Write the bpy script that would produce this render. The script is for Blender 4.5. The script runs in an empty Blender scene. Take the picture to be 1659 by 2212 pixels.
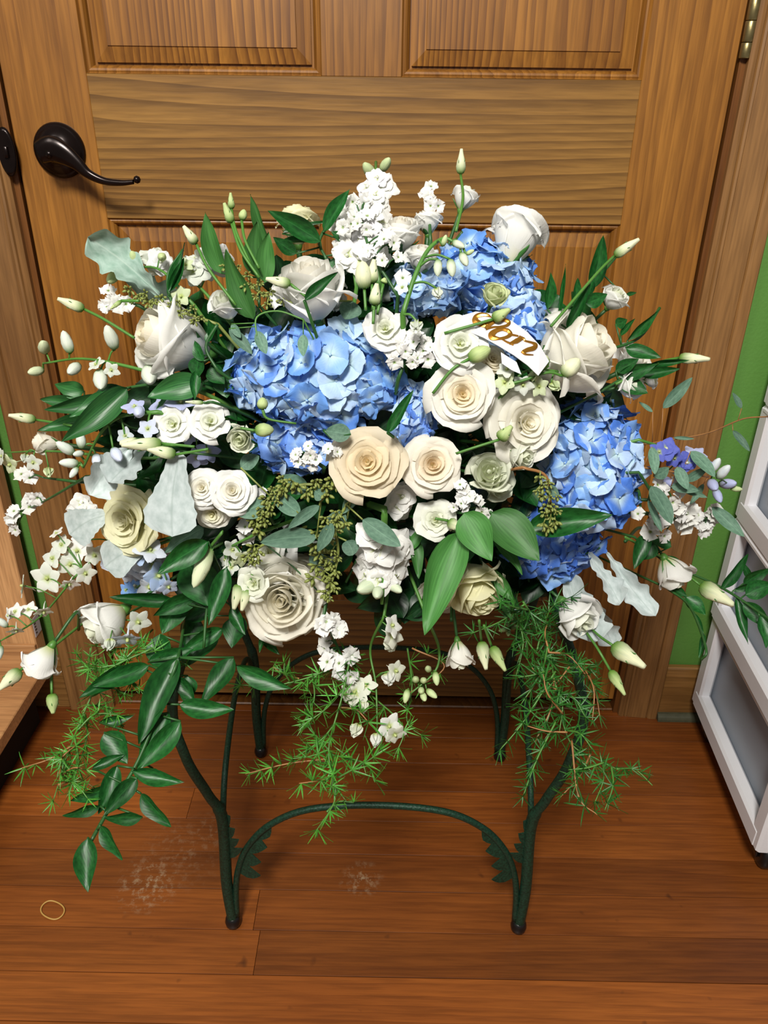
import bpy, math, random
from math import sin, cos, pi, radians, sqrt, exp
from mathutils import Vector, Matrix, Quaternion, noise
random.seed(7)
SC = bpy.context.scene
COL = SC.collection

# ------------------------------------------------------------------ camera
W, H, F = 1659, 2212, 1665.0
PITCH, YAW, ROLL = 0.48365, -0.00542, 0.01248
CAM = Vector((0, -1.10625, 0.99454))
_fw = Vector((sin(YAW)*cos(PITCH), cos(YAW)*cos(PITCH), -sin(PITCH)))
_rt0 = Vector((cos(YAW), -sin(YAW), 0)); _up0 = _rt0.cross(_fw)
RT = _rt0*cos(ROLL)+_up0*sin(ROLL); UP = -_rt0*sin(ROLL)+_up0*cos(ROLL); FW = _fw
cam = bpy.data.objects.new('camera', bpy.data.cameras.new('camera'))
COL.objects.link(cam)
cam.matrix_world = Matrix(((RT.x, UP.x, -FW.x, CAM.x), (RT.y, UP.y, -FW.y, CAM.y), (RT.z, UP.z, -FW.z, CAM.z), (0, 0, 0, 1)))
cam.data.sensor_fit = 'VERTICAL'; cam.data.sensor_height = 24.0; cam.data.lens = F*24.0/H
cam.data.clip_start = 0.02
SC.camera = cam
# ------------------------------------------------------------------ world, lamps, exposure
wd = bpy.data.worlds.new('world'); SC.world = wd; wd.use_nodes = True
wd.node_tree.nodes['Background'].inputs[0].default_value = (1.0, 0.95, 0.88, 1)
wd.node_tree.nodes['Background'].inputs[1].default_value = 0.17
def area(name, loc, aim, size, power, col):
    l = bpy.data.lights.new(name, 'AREA'); l.shape = 'DISK'; l.size = size; l.energy = power; l.color = col
    o = bpy.data.objects.new(name, l); COL.objects.link(o); o.location = loc
    o.rotation_euler = (Vector(aim)-Vector(loc)).to_track_quat('-Z', 'Y').to_euler()
    return o
area('ceiling_or_fill_lamp', (-0.22, -1.90, 2.28), (0, -0.2, 0.75), 0.42, 66, (1.0, 0.965, 0.90))
area('ceiling_or_fill_lamp', (-1.10, -1.50, 2.30), (0.0, -0.2, 0.8), 0.6, 11, (1.0, 0.965, 0.90))  # weak fill added from the left, not a fixture of the room
SC.view_settings.view_transform = 'Standard'; SC.view_settings.look = 'None'
SC.view_settings.exposure = 0.0; SC.view_settings.gamma = 1.0; SC.view_settings.use_curve_mapping = False
try:
    SC.cycles.use_denoising = True; SC.cycles.max_bounces = 8; SC.cycles.transparent_max_bounces = 8
except Exception: pass

# ------------------------------------------------------------------ geometry helpers
def ray(px, py): return FW + RT*((px-W/2)/F) - UP*((py-H/2)/F)
def at(px, py, Y):
    d = ray(px, py); return CAM + d*((Y-CAM.y)/d.y)
EC = Vector((-0.02, -0.29, 0.68)); EA = Vector((0.41, 0.20, 0.27))
def P(px, py, dd=0.0):
    """point of the bouquet seen in that direction: on its ellipsoidal surface, dd metres nearer"""
    d = ray(px, py); o = CAM-EC; dd += 0.115*min(1, max(0, (py-1225)/170))**1.3   # the lower flowers overhang the front of the stand
    a = sum((d[i]/EA[i])**2 for i in range(3)); b = 2*sum(o[i]*d[i]/EA[i]**2 for i in range(3)); c = sum((o[i]/EA[i])**2 for i in range(3))-1
    D = b*b-4*a*c
    t = (-b-(sqrt(D) if D > 0 else 0))/(2*a)
    return CAM + d*(t-dd)
def depth(p): return (p-CAM).dot(FW)
def DV(ax, ay, az): return (RT*ax+UP*ay-FW*az).normalized()

def mesh(name, V, Fc, uv=None, smooth=True, mat=None, mi=None):
    me = bpy.data.meshes.new(name); me.from_pydata(V, [], Fc); 
    if uv:
        l = me.uv_layers.new(name='UVMap'); 
        for lp in me.loops: l.data[lp.index].uv = uv[lp.vertex_index]
    if smooth:
        for p in me.polygons: p.use_smooth = True
    if mat:
        for m in (mat if isinstance(mat, (list, tuple)) else [mat]): me.materials.append(m)
    if mi:
        for p, k in zip(me.polygons, mi): p.material_index = k
    me.update(); return me
class MB:
    def __init__(s): s.V = []; s.F = []; s.U = []; s.M = []
    def grid(s, fn, nu, nv, m=0, wrap=False):
        b = len(s.V)
        for j in range(nv+1):
            for i in range(nu+(0 if wrap else 1)):
                u, v = i/nu, j/nv; s.V.append(tuple(fn(u, v))); s.U.append((u, v))
        n = nu if wrap else nu+1
        for j in range(nv):
            for i in range(nu):
                i2 = (i+1) % n
                s.F.append((b+j*n+i, b+j*n+i2, b+(j+1)*n+i2, b+(j+1)*n+i)); s.M.append(m)
    def tube(s, pts, rad, n=6, m=0, caps=True):
        pts = [Vector(p) for p in pts]; b = len(s.V); L = len(pts)
        if not isinstance(rad, (list, tuple)): rad = [rad]*L
        t = (pts[1]-pts[0]).normalized(); x = t.orthogonal().normalized()
        for k, p in enumerate(pts):
            t = (pts[min(k+1, L-1)]-pts[max(k-1, 0)])
            if t.length < 1e-9: t = Vector((0, 0, 1))
            t.normalize(); x = (x-t*x.dot(t))
            if x.length < 1e-6: x = t.orthogonal()
            x.normalize(); y = t.cross(x)
            for i in range(n):
                a = 2*pi*i/n; s.V.append(tuple(p+(x*cos(a)+y*sin(a))*rad[k])); s.U.append((i/n, k/(L-1)))
        for k in range(L-1):
            for i in range(n): s.F.append((b+k*n+i, b+k*n+(i+1) % n, b+(k+1)*n+(i+1) % n, b+(k+1)*n+i)); s.M.append(m)
        if caps:
            s.F.append(tuple(b+i for i in range(n))[::-1]); s.M.append(m)
            s.F.append(tuple(b+(L-1)*n+i for i in range(n))); s.M.append(m)
    def box(s, x0, x1, y0, y1, z0, z1, bv=0.0, m=0):
        """box with chamfered edges"""
        b = len(s.V); q = bv
        if q <= 0:
            for z in (z0, z1):
                for y in (y0, y1):
                    for x in (x0, x1): s.V.append((x, y, z)); s.U.append((0, 0))
            for f in ((0, 2, 3, 1), (4, 5, 7, 6), (0, 1, 5, 4), (2, 6, 7, 3), (0, 4, 6, 2), (1, 3, 7, 5)):
                s.F.append(tuple(b+i for i in f)); s.M.append(m)
            return
        import itertools
        idx = {}
        for sx, sy, sz in itertools.product((0, 1), repeat=3):
            X = (x0, x1)[sx]; Y = (y0, y1)[sy]; Z = (z0, z1)[sz]
            qx = q if sx == 0 else -q; qy = q if sy == 0 else -q; qz = q if sz == 0 else -q
            for ax, v in enumerate(((X, Y+qy, Z+qz), (X+qx, Y, Z+qz), (X+qx, Y+qy, Z))):
                idx[(sx, sy, sz, ax)] = len(s.V); s.V.append(v); s.U.append((0, 0))
        def g(*k): return idx[k]
        for v in (0, 1):
            s.F.append((g(v, 0, 0, 0), g(v, 1, 0, 0), g(v, 1, 1, 0), g(v, 0, 1, 0)))
            s.F.append((g(0, v, 0, 1), g(1, v, 0, 1), g(1, v, 1, 1), g(0, v, 1, 1)))
            s.F.append((g(0, 0, v, 2), g(1, 0, v, 2), g(1, 1, v, 2), g(0, 1, v, 2)))
            for w in (0, 1):
                s.F.append((g(v, w, 0, 0), g(v, w, 1, 0), g(v, w, 1, 1), g(v, w, 0, 1)))
                s.F.append((g(v, 0, w, 0), g(v, 1, w, 0), g(v, 1, w, 2), g(v, 0, w, 2)))
                s.F.append((g(0, v, w, 1), g(1, v, w, 1), g(1, v, w, 2), g(0, v, w, 2)))
                for z in (0, 1): s.F.append((g(v, w, z, 0), g(v, w, z, 1), g(v, w, z, 2)))
        s.M += [m]*26
    def lathe(s, prof, n=16, m=0, M=None):
        b = len(s.V)
        for k, (r, z) in enumerate(prof):
            for i in range(n):
                a = 2*pi*i/n; v = Vector((r*cos(a), r*sin(a), z)); v = M @ v if M else v
                s.V.append(tuple(v)); s.U.append((i/n, k/(len(prof)-1)))
        for k in range(len(prof)-1):
            for i in range(n): s.F.append((b+k*n+i, b+k*n+(i+1) % n, b+(k+1)*n+(i+1) % n, b+(k+1)*n+i)); s.M.append(m)
    def quad(s, a, b_, c, d, m=0):
        b = len(s.V); s.V += [tuple(a), tuple(b_), tuple(c), tuple(d)]; s.U += [(0, 0), (1, 0), (1, 1), (0, 1)]; s.F.append((b, b+1, b+2, b+3)); s.M.append(m)
    def build(s, name, mat, parent=None, smooth=True):
        mats = mat if isinstance(mat, (list, tuple)) else [mat]
        me = mesh(name, s.V, s.F, s.U, smooth, mats, s.M if len(mats) > 1 else None)
        import bmesh
        bm = bmesh.new(); bm.from_mesh(me); bmesh.ops.recalc_face_normals(bm, faces=bm.faces) if not getattr(s, 'open', False) else None
        bm.to_mesh(me); bm.free()
        return link(name, me, parent)
def link(name, me, parent=None, M=None, color=None):
    o = bpy.data.objects.new(name, me); COL.objects.link(o)
    if parent is not None: o.parent = parent
    if M is not None: o.matrix_local = M
    if color is not None: o.color = color
    return o
def tag(o, label=None, cat=None, group=None, kind=None):
    if label: o['label'] = label
    if cat: o['category'] = cat
    if group: o['group'] = group
    if kind: o['kind'] = kind
    return o
def empty(name, M, label=None, cat=None, group=None, kind=None):
    o = bpy.data.objects.new(name, None); COL.objects.link(o); o.empty_display_size = 0.02
    o.matrix_world = M; return tag(o, label, cat, group, kind)
def frame_m(loc, z, s=1.0, spin=0.0, xh=None):
    z = z.normalized(); x = (xh or Vector((0.3, 0.2, 1))); x = x-z*x.dot(z)
    if x.length < 1e-4: x = z.orthogonal()
    x.normalize(); y = z.cross(x); c, sn = cos(spin), sin(spin); x, y = x*c+y*sn, y*c-x*sn
    if not isinstance(s, (tuple, list)): s = (s, s, s)
    return Matrix(((x.x*s[0], y.x*s[1], z.x*s[2], loc.x), (x.y*s[0], y.y*s[1], z.y*s[2], loc.y), (x.z*s[0], y.z*s[1], z.z*s[2], loc.z), (0, 0, 0, 1)))
def bez(pts, n=8):
    """catmull-rom through points"""
    pts = [Vector(p) for p in pts]; out = []
    q = [pts[0]*2-pts[1]]+pts+[pts[-1]*2-pts[-2]]
    for k in range(1, len(q)-2):
        for i in range(n):
            t = i/n; a, b, c, d = q[k-1:k+3]
            out.append(0.5*((2*b)+(c-a)*t+(2*a-5*b+4*c-d)*t*t+(3*b-a-3*c+d)*t**3))
    out.append(pts[-1]); return out
def srgb(r, g, b):
    f = lambda c: ((c/255+0.055)/1.055)**2.4 if c > 10 else c/255/12.92
    return (f(r), f(g), f(b), 1)

# ------------------------------------------------------------------ materials
def newmat(name):
    m = bpy.data.materials.new(name); m.use_nodes = True; nt = m.node_tree
    return m, nt, nt.nodes['Principled BSDF'], nt.nodes, nt.links
def ramp(N, stops):
    r = N.new('ShaderNodeValToRGB'); e = r.color_ramp.elements
    e[0].position, e[0].color = stops[0]; e[1].position, e[1].color = stops[-1]
    for p, c in stops[1:-1]: k = e.new(p); k.color = c
    return r
def plain(name, col, rough=0.5, metal=0.0, spec=0.5, bump=0, bs=80, var=0.0):
    m, nt, B, N, L = newmat(name)
    B.inputs['Base Color'].default_value = col; B.inputs['Roughness'].default_value = rough; B.inputs['Metallic'].default_value = metal
    B.inputs['Specular IOR Level'].default_value = spec
    tc = N.new('ShaderNodeTexCoord'); nz = N.new('ShaderNodeTexNoise'); nz.inputs['Scale'].default_value = bs; nz.inputs['Detail'].default_value = 4
    L.new(tc.outputs['Object'], nz.inputs['Vector'])
    if bump:
        bp = N.new('ShaderNodeBump'); bp.inputs['Strength'].default_value = bump; bp.inputs['Distance'].default_value = 0.002
        L.new(nz.outputs['Fac'], bp.inputs['Height']); L.new(bp.outputs[0], B.inputs['Normal'])
    if var:
        r = ramp(N, [(0.3, tuple(c*(1-var) for c in col[:3])+(1,)), (0.7, tuple(min(1, c*(1+var)) for c in col[:3])+(1,))])
        L.new(nz.outputs['Fac'], r.inputs[0]); L.new(r.outputs[0], B.inputs['Base Color'])
    return m
def mapping(N, L, src, scale, loc=(0, 0, 0), rot=(0, 0, 0)):
    mp = N.new('ShaderNodeMapping'); mp.inputs['Scale'].default_value = scale; mp.inputs['Location'].default_value = loc; mp.inputs['Rotation'].default_value = rot
    L.new(src, mp.inputs['Vector']); return mp.outputs[0]
def wood(name, along, dark, light, rough=0.42, band=38, dist=2.2, warm=None, stains=False, contrast=1.0, offs=(0, 0, 0), nmix=(0.25, 0.85)):
    """stained softwood: growth-ring bands running along one axis, fine streaks, slow tone changes; each board starts elsewhere in the pattern"""
    m, nt, B, N, L = newmat(name)
    tc = N.new('ShaderNodeTexCoord'); oi = N.new('ShaderNodeObjectInfo')
    mul = N.new('ShaderNodeVectorMath'); mul.operation = 'MULTIPLY_ADD'
    cb = N.new('ShaderNodeCombineXYZ')
    for i in range(3): L.new(oi.outputs['Random'], cb.inputs[i])
    L.new(cb.outputs[0], mul.inputs[0]); mul.inputs[1].default_value = (7.3, 5.1, 9.7); L.new(tc.outputs['Object'], mul.inputs[2])
    src = mul.outputs[0]
    al = {'x': (0.055, 1, 1), 'z': (1, 1, 0.055)}[along]
    st = mapping(N, L, src, al, offs)
    n1 = N.new('ShaderNodeTexNoise'); n1.inputs['Scale'].default_value = 7; n1.inputs['Detail'].default_value = 1.5
    L.new(st, n1.inputs['Vector'])
    sc = N.new('ShaderNodeVectorMath'); sc.operation = 'MULTIPLY_ADD'
    L.new(n1.outputs['Color'], sc.inputs[0]); sc.inputs[1].default_value = (0.16, 0.16, 0.16); L.new(st, sc.inputs[2])
    wv = N.new('ShaderNodeTexWave'); wv.bands_direction = 'X' if along == 'z' else ('Z' if not stains else 'Y'); wv.wave_profile = 'SAW'
    wv.inputs['Scale'].default_value = band*0.62; wv.inputs['Distortion'].default_value = dist*2.0; wv.inputs['Detail'].default_value = 2.0; wv.inputs['Detail Scale'].default_value = 0.9
    L.new(sc.outputs[0], wv.inputs['Vector'])
    nb = N.new('ShaderNodeTexNoise'); nb.inputs['Scale'].default_value = 52; nb.inputs['Detail'].default_value = 2.5; L.new(sc.outputs[0], nb.inputs['Vector'])
    nc = N.new('ShaderNodeTexNoise'); nc.inputs['Scale'].default_value = 5; nc.inputs['Detail'].default_value = 2; L.new(st, nc.inputs['Vector'])
    wmix = N.new('ShaderNodeMix'); mrr = N.new('ShaderNodeMapRange'); mrr.inputs[1].default_value = 0.35; mrr.inputs[2].default_value = 0.65; mrr.inputs[3].default_value = nmix[0]; mrr.inputs[4].default_value = nmix[1]
    L.new(nc.outputs['Fac'], mrr.inputs[0]); L.new(mrr.outputs[0], wmix.inputs[0]); L.new(wv.outputs['Fac'], wmix.inputs[2]); L.new(nb.outputs['Fac'], wmix.inputs[3])
    n2 = N.new('ShaderNodeTexNoise'); n2.inputs['Scale'].default_value = 260; n2.inputs['Detail'].default_value = 3; L.new(st, n2.inputs['Vector'])
    n3 = N.new('ShaderNodeTexNoise'); n3.inputs['Scale'].default_value = 9; n3.inputs['Detail'].default_value = 3; L.new(mapping(N, L, src, tuple(0.3+0.7*a for a in al)), n3.inputs['Vector'])
    def lerp(c1, c2, t): return tuple(c1[i]*(1-t)+c2[i]*t for i in range(3))+(1,)
    r = ramp(N, [(0.0, lerp(light, dark, 0.0)), (0.35, lerp(light, dark, 0.18*contrast)), (0.62, lerp(light, dark, 0.5*contrast)), (0.88, lerp(light, dark, min(1, 0.85*contrast))), (1.0, lerp(light, dark, 0.35))])
    L.new(wmix.outputs[0], r.inputs[0])
    mx = N.new('ShaderNodeMix'); mx.data_type = 'RGBA'; mx.blend_type = 'MULTIPLY'; mx.inputs[0].default_value = 0.75
    r2 = ramp(N, [(0.36, (0.72, 0.68, 0.62, 1)), (0.62, (1.08, 1.06, 1.02, 1))]); L.new(n2.outputs['Fac'], r2.inputs[0])
    L.new(r.outputs[0], mx.inputs[6]); L.new(r2.outputs[0], mx.inputs[7])
    mx2 = N.new('ShaderNodeMix'); mx2.data_type = 'RGBA'; mx2.blend_type = 'MULTIPLY'; mx2.inputs[0].default_value = 0.9
    r3 = ramp(N, [(0.3, (0.72, 0.64, 0.56, 1)), (0.7, (1.12, 1.1, 1.06, 1))]); L.new(n3.outputs['Fac'], r3.inputs[0])
    L.new(mx.outputs[2], mx2.inputs[6]); L.new(r3.outputs[0], mx2.inputs[7])
    out = mx2.outputs[2]
    hv = N.new('ShaderNodeHueSaturation'); ma = N.new('ShaderNodeMapRange'); ma.inputs[3].default_value = 0.66 if stains else 0.94; ma.inputs[4].default_value = 1.2 if stains else 1.05
    L.new(oi.outputs['Random'], ma.inputs[0]); L.new(ma.outputs[0], hv.inputs['Value']); L.new(out, hv.inputs['Color']); out = hv.outputs[0]
    if stains:   # plaster-like scuffs and dark dents worn into the boards
        geo = N.new('ShaderNodeNewGeometry'); tot = None
        for (x, y, rad, k) in ((-0.335, -0.375, 0.055, 1.0), (-0.03, -0.362, 0.035, 0.9), (-0.27, -0.29, 0.05, 0.5), (-0.30, -0.32, 0.08, .35)):
            dn = N.new('ShaderNodeVectorMath'); dn.operation = 'DISTANCE'; L.new(geo.outputs['Position'], dn.inputs[0]); dn.inputs[1].default_value = (x, y, 0)
            mr = N.new('ShaderNodeMapRange'); mr.inputs[1].default_value = 0.0; mr.inputs[2].default_value = rad; mr.inputs[3].default_value = k; mr.inputs[4].default_value = 0
            L.new(dn.outputs['Value'], mr.inputs[0])
            if tot is None: tot = mr.outputs[0]
            else:
                ad = N.new('ShaderNodeMath'); ad.operation = 'MAXIMUM'; L.new(tot, ad.inputs[0]); L.new(mr.outputs[0], ad.inputs[1]); tot = ad.outputs[0]
        ns = N.new('ShaderNodeTexNoise'); ns.inputs['Scale'].default_value = 85; ns.inputs['Detail'].default_value = 5; ns.inputs['Roughness'].default_value = 0.7; L.new(geo.outputs['Position'], ns.inputs['Vector'])
        rs = ramp(N, [(0.5, (0, 0, 0, 1)), (0.68, (1, 1, 1, 1))]); L.new(ns.outputs['Fac'], rs.inputs[0])
        mm = N.new('ShaderNodeMath'); mm.operation = 'MULTIPLY'; L.new(tot, mm.inputs[0]); L.new(rs.outputs[0], mm.inputs[1])
        m3 = N.new('ShaderNodeMix'); m3.data_type = 'RGBA'; L.new(mm.outputs[0], m3.inputs[0]); L.new(out, m3.inputs[6]); m3.inputs[7].default_value = srgb(170, 150, 120); out = m3.outputs[2]
        nd = N.new('ShaderNodeTexNoise'); nd.inputs['Scale'].default_value = 30; nd.inputs['Detail'].default_value = 2; L.new(geo.outputs['Position'], nd.inputs['Vector'])
        rd = ramp(N, [(0.70, (0, 0, 0, 1)), (0.78, (0.7, 0.7, 0.7, 1))]); L.new(nd.outputs['Fac'], rd.inputs[0])
        m4 = N.new('ShaderNodeMix'); m4.data_type = 'RGBA'; L.new(rd.outputs[0], m4.inputs[0]); L.new(out, m4.inputs[6]); m4.inputs[7].default_value = srgb(50, 22, 8); out = m4.outputs[2]
    L.new(out, B.inputs['Base Color']); B.inputs['Roughness'].default_value = rough
    bp = N.new('ShaderNodeBump'); bp.inputs['Strength'].default_value = 0.12; bp.inputs['Distance'].default_value = 0.001
    L.new(n2.outputs['Fac'], bp.inputs['Height']); L.new(bp.outputs[0], B.inputs['Normal'])
    return m
D_D, D_L = srgb(98, 58, 16), srgb(160, 110, 44)
M_door_v = wood('stained_pine_upright', 'z', D_D, D_L, band=34)
M_door_p = wood('stained_pine_panel', 'z', D_D, srgb(160, 110, 42), band=46, dist=1.4, contrast=1.15)
M_door_h = wood('stained_pine_crosswise', 'x', srgb(98, 68, 28), srgb(148, 110, 54), band=44, dist=1.3, nmix=(0.0, 0.35))
M_case = wood('brown_stained_casing', 'z', srgb(94, 64, 30), srgb(142, 104, 60), band=24, dist=3.5, rough=0.5, contrast=0.6, nmix=(0.6, 0.95))
M_jamb = wood('reddish_jamb_wood', 'z', srgb(86, 50, 18), srgb(122, 78, 34), band=30)
M_base = wood('baseboard_wood', 'x', srgb(106, 74, 34), srgb(156, 116, 66), band=24, dist=4)
M_pine = wood('raw_pine', 'z', srgb(176, 128, 84), srgb(208, 164, 116), band=20, dist=3, rough=0.6, contrast=0.6)
M_pineh = wood('raw_pine_flat', 'x', srgb(168, 120, 78), srgb(200, 154, 106), band=20, dist=3, rough=0.6, contrast=0.6)
M_floor = wood('fir_floor_board', 'x', srgb(92, 44, 14), srgb(148, 84, 32), band=40, dist=1.2, rough=0.42, stains=True, contrast=0.6, nmix=(0.5, 0.95))
M_wall = plain('green_wall_paint', srgb(88, 136, 58), 0.6, bump=0.25, bs=220, var=0.03)
M_dark = plain('dark_gap', srgb(18, 10, 6), 0.9)
M_bronze = plain('oil_rubbed_bronze', srgb(30, 20, 18), 0.22, 0.6, 0.5, var=0.3, bs=30)
M_hinge = plain('antique_brass', srgb(140, 126, 86), 0.35, 0.85, bump=0.1, var=0.25, bs=90)
M_green_metal = plain('green_patina_iron', srgb(22, 58, 42), 0.5, 0.3, bump=0.35, bs=350, var=0.5)
M_rubber = plain('black_rubber', srgb(20, 18, 18), 0.28, var=0.2)
M_white_pl = plain('white_plastic', srgb(226, 226, 230), 0.32, bump=0.05, bs=200)
M_greyst = plain('grey_green_strip', srgb(72, 72, 52), 0.6, var=0.2)
M_foam = plain('green_floral_foam', srgb(36, 66, 34), 0.95, bump=0.8, bs=300, var=0.3)
M_blackpl = plain('black_plastic_dish', srgb(14, 15, 14), 0.4)
M_card = plain('glossy_white_ribbon', srgb(214, 214, 220), 0.3)
M_gold = plain('gold_foil', srgb(176, 122, 42), 0.24, 0.7, bump=0.05)
M_band = plain('tan_rubber_band', srgb(190, 150, 80), 0.5)
M_label = plain('label_paper', srgb(200, 196, 204), 0.4)
m, nt, B, N, L = newmat('clear_drawer_plastic')
B.inputs['Base Color'].default_value = srgb(178, 186, 196); B.inputs['Roughness'].default_value = 0.28
mxs = N.new('ShaderNodeMixShader'); tr = N.new('ShaderNodeBsdfTransparent'); tr.inputs[0].default_value = (0.85, 0.88, 0.92, 1); mxs.inputs[0].default_value = 0.42
tc = N.new('ShaderNodeTexCoord'); nz = N.new('ShaderNodeTexNoise'); nz.inputs['Scale'].default_value = 60; L.new(tc.outputs['Object'], nz.inputs[0]); bp = N.new('ShaderNodeBump'); bp.inputs['Strength'].default_value = .15; bp.inputs['Distance'].default_value = .001
L.new(nz.outputs['Fac'], bp.inputs['Height']); L.new(bp.outputs[0], B.inputs['Normal'])
L.new(B.outputs[0], mxs.inputs[1]); L.new(tr.outputs[0], mxs.inputs[2]); L.new(mxs.outputs[0], N['Material Output'].inputs[0]); M_clear = m

def petal_mat(name, base, lo=0.0, hi=0.55, rough=0.55, trans=0.28, tipc=None, vein=0.0, sss=0.0):
    """petal: the object's own colour, its root tinted with base, translucent"""
    m, nt, B, N, L = newmat(name)
    oi = N.new('ShaderNodeObjectInfo'); uv = N.new('ShaderNodeUVMap'); sep = N.new('ShaderNodeSeparateXYZ'); L.new(uv.outputs[0], sep.inputs[0])
    mr = N.new('ShaderNodeMapRange'); mr.interpolation_type = 'SMOOTHSTEP'; mr.inputs[1].default_value = lo; mr.inputs[2].default_value = hi; L.new(sep.outputs['Y'], mr.inputs[0])
    mx = N.new('ShaderNodeMix'); mx.data_type = 'RGBA'; L.new(mr.outputs[0], mx.inputs[0]); mx.inputs[6].default_value = base; L.new(oi.outputs['Color'], mx.inputs[7]); out = mx.outputs[2]
    if tipc:
        m2 = N.new('ShaderNodeMix'); m2.data_type = 'RGBA'; mr2 = N.new('ShaderNodeMapRange'); mr2.inputs[1].default_value = 0.8; mr2.inputs[2].default_value = 1.0; mr2.inputs[4].default_value = 0.7
        L.new(sep.outputs['Y'], mr2.inputs[0]); L.new(mr2.outputs[0], m2.inputs[0]); L.new(out, m2.inputs[6]); m2.inputs[7].default_value = tipc; out = m2.outputs[2]
    wv = N.new('ShaderNodeTexNoise'); wv.inputs['Scale'].default_value = 3.5; wv.inputs['Detail'].default_value = 3; L.new(mapping(N, L, uv.outputs[0], (9, 1.2, 1)), wv.inputs['Vector'])
    if vein:
        m3 = N.new('ShaderNodeMix'); m3.data_type = 'RGBA'; m3.blend_type = 'MULTIPLY'; m3.inputs[0].default_value = vein
        rr = ramp(N, [(0.35, (0.62, 0.72, 0.85, 1)), (0.62, (1, 1, 1, 1))]); L.new(wv.outputs['Fac'], rr.inputs[0]); L.new(out, m3.inputs[6]); L.new(rr.outputs[0], m3.inputs[7]); out = m3.outputs[2]
    bp = N.new('ShaderNodeBump'); bp.inputs['Strength'].default_value = 0.22; bp.inputs['Distance'].default_value = 0.0012; L.new(wv.outputs['Fac'], bp.inputs['Height']); L.new(bp.outputs[0], B.inputs['Normal'])
    L.new(out, B.inputs['Base Color']); B.inputs['Roughness'].default_value = rough; B.inputs['Specular IOR Level'].default_value = 0.25
    if sss: B.inputs['Subsurface Weight'].default_value = sss; B.inputs['Subsurface Scale'].default_value = 0.006; B.inputs['Subsurface Radius'].default_value = (1, .8, .55)
    t = N.new('ShaderNodeBsdfTranslucent'); L.new(out, t.inputs[0]); ms = N.new('ShaderNodeMixShader'); ms.inputs[0].default_value = trans
    L.new(B.outputs[0], ms.inputs[1]); L.new(t.outputs[0], ms.inputs[2]); L.new(ms.outputs[0], N['Material Output'].inputs[0])
    return m
M_petal = petal_mat('rose_petal', srgb(232, 222, 150), -0.25, 0.45, trans=0.38)
M_lis = petal_mat('lisianthus_petal', srgb(190, 200, 110), -0.05, 0.42, trans=0.36)
M_hyd = petal_mat('hydrangea_sepal', srgb(200, 226, 228), 0.0, 0.62, trans=0.18, vein=0.3)
M_flo = petal_mat('small_floret_petal', srgb(178, 196, 92), -0.05, 0.35, trans=0.28)
M_bud = petal_mat('bud_skin', srgb(92, 134, 44), 0.05, 0.5, trans=0.12, vein=0.35)
M_papery = petal_mat('papery_floret', srgb(130, 160, 70), 0.0, 0.3, trans=0.2, rough=0.8)

def leaf_mat(name, c1, c2, rough=0.35, parallel=False, rib=None, spec=0.5, trans=0.15, fuzz=0):
    m, nt, B, N, L = newmat(name)
    uv = N.new('ShaderNodeUVMap'); sep = N.new('ShaderNodeSeparateXYZ'); L.new(uv.outputs[0], sep.inputs[0]); oi = N.new('ShaderNodeObjectInfo')
    nz = N.new('ShaderNodeTexNoise'); nz.inputs['Scale'].default_value = 4; nz.inputs['Detail'].default_value = 4
    L.new(mapping(N, L, uv.outputs[0], (5, 0.6, 1) if parallel else (1.5, 2, 1)), nz.inputs['Vector'])
    r = ramp(N, [(0.3, c1), (0.72, c2)]); L.new(nz.outputs['Fac'], r.inputs[0])
    # midrib
    ab = N.new('ShaderNodeMath'); ab.operation = 'SUBTRACT'; L.new(sep.outputs['X'], ab.inputs[0]); ab.inputs[1].default_value = 0.5
    a2 = N.new('ShaderNodeMath'); a2.operation = 'ABSOLUTE'; L.new(ab.outputs[0], a2.inputs[0])
    mr = N.new('ShaderNodeMapRange'); mr.inputs[1].default_value = 0.0; mr.inputs[2].default_value = 0.035; mr.inputs[3].default_value = 0.15 if parallel else 0.4; mr.inputs[4].default_value = 0; L.new(a2.outputs[0], mr.inputs[0])
    mx = N.new('ShaderNodeMix'); mx.data_type = 'RGBA'; L.new(mr.outputs[0], mx.inputs[0]); L.new(r.outputs[0], mx.inputs[6]); mx.inputs[7].default_value = rib or tuple(min(1, c*1.7+0.02) for c in c2[:3])+(1,)
    hv = N.new('ShaderNodeHueSaturation'); ma = N.new('ShaderNodeMapRange'); ma.inputs[3].default_value = 0.78; ma.inputs[4].default_value = 1.25; L.new(oi.outputs['Random'], ma.inputs[0]); L.new(ma.outputs[0], hv.inputs['Value']); L.new(mx.outputs[2], hv.inputs['Color'])
    wv = N.new('ShaderNodeTexWave'); wv.inputs['Scale'].default_value = 4 if parallel else 5; wv.inputs['Distortion'].default_value = 1.2
    wv.bands_direction = 'X' if parallel else 'DIAGONAL'; L.new(uv.outputs[0], wv.inputs['Vector'])
    bp = N.new('ShaderNodeBump'); bp.inputs['Strength'].default_value = 0.05 if parallel else 0.04; bp.inputs['Distance'].default_value = 0.0006; L.new(wv.outputs['Fac'], bp.inputs['Height']); L.new(bp.outputs[0], B.inputs['Normal'])
    L.new(hv.outputs[0], B.inputs['Base Color']); B.inputs['Roughness'].default_value = rough; B.inputs['Specular IOR Level'].default_value = spec
    if fuzz: B.inputs['Sheen Weight'].default_value = fuzz
    t = N.new('ShaderNodeBsdfTranslucent'); L.new(hv.outputs[0], t.inputs[0]); ms = N.new('ShaderNodeMixShader'); ms.inputs[0].default_value = trans
    L.new(B.outputs[0], ms.inputs[1]); L.new(t.outputs[0], ms.inputs[2]); L.new(ms.outputs[0], N['Material Output'].inputs[0])
    return m
M_rusc = leaf_mat('glossy_dark_leaf', srgb(14, 62, 22), srgb(34, 98, 40), 0.40, spec=0.4)
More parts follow.
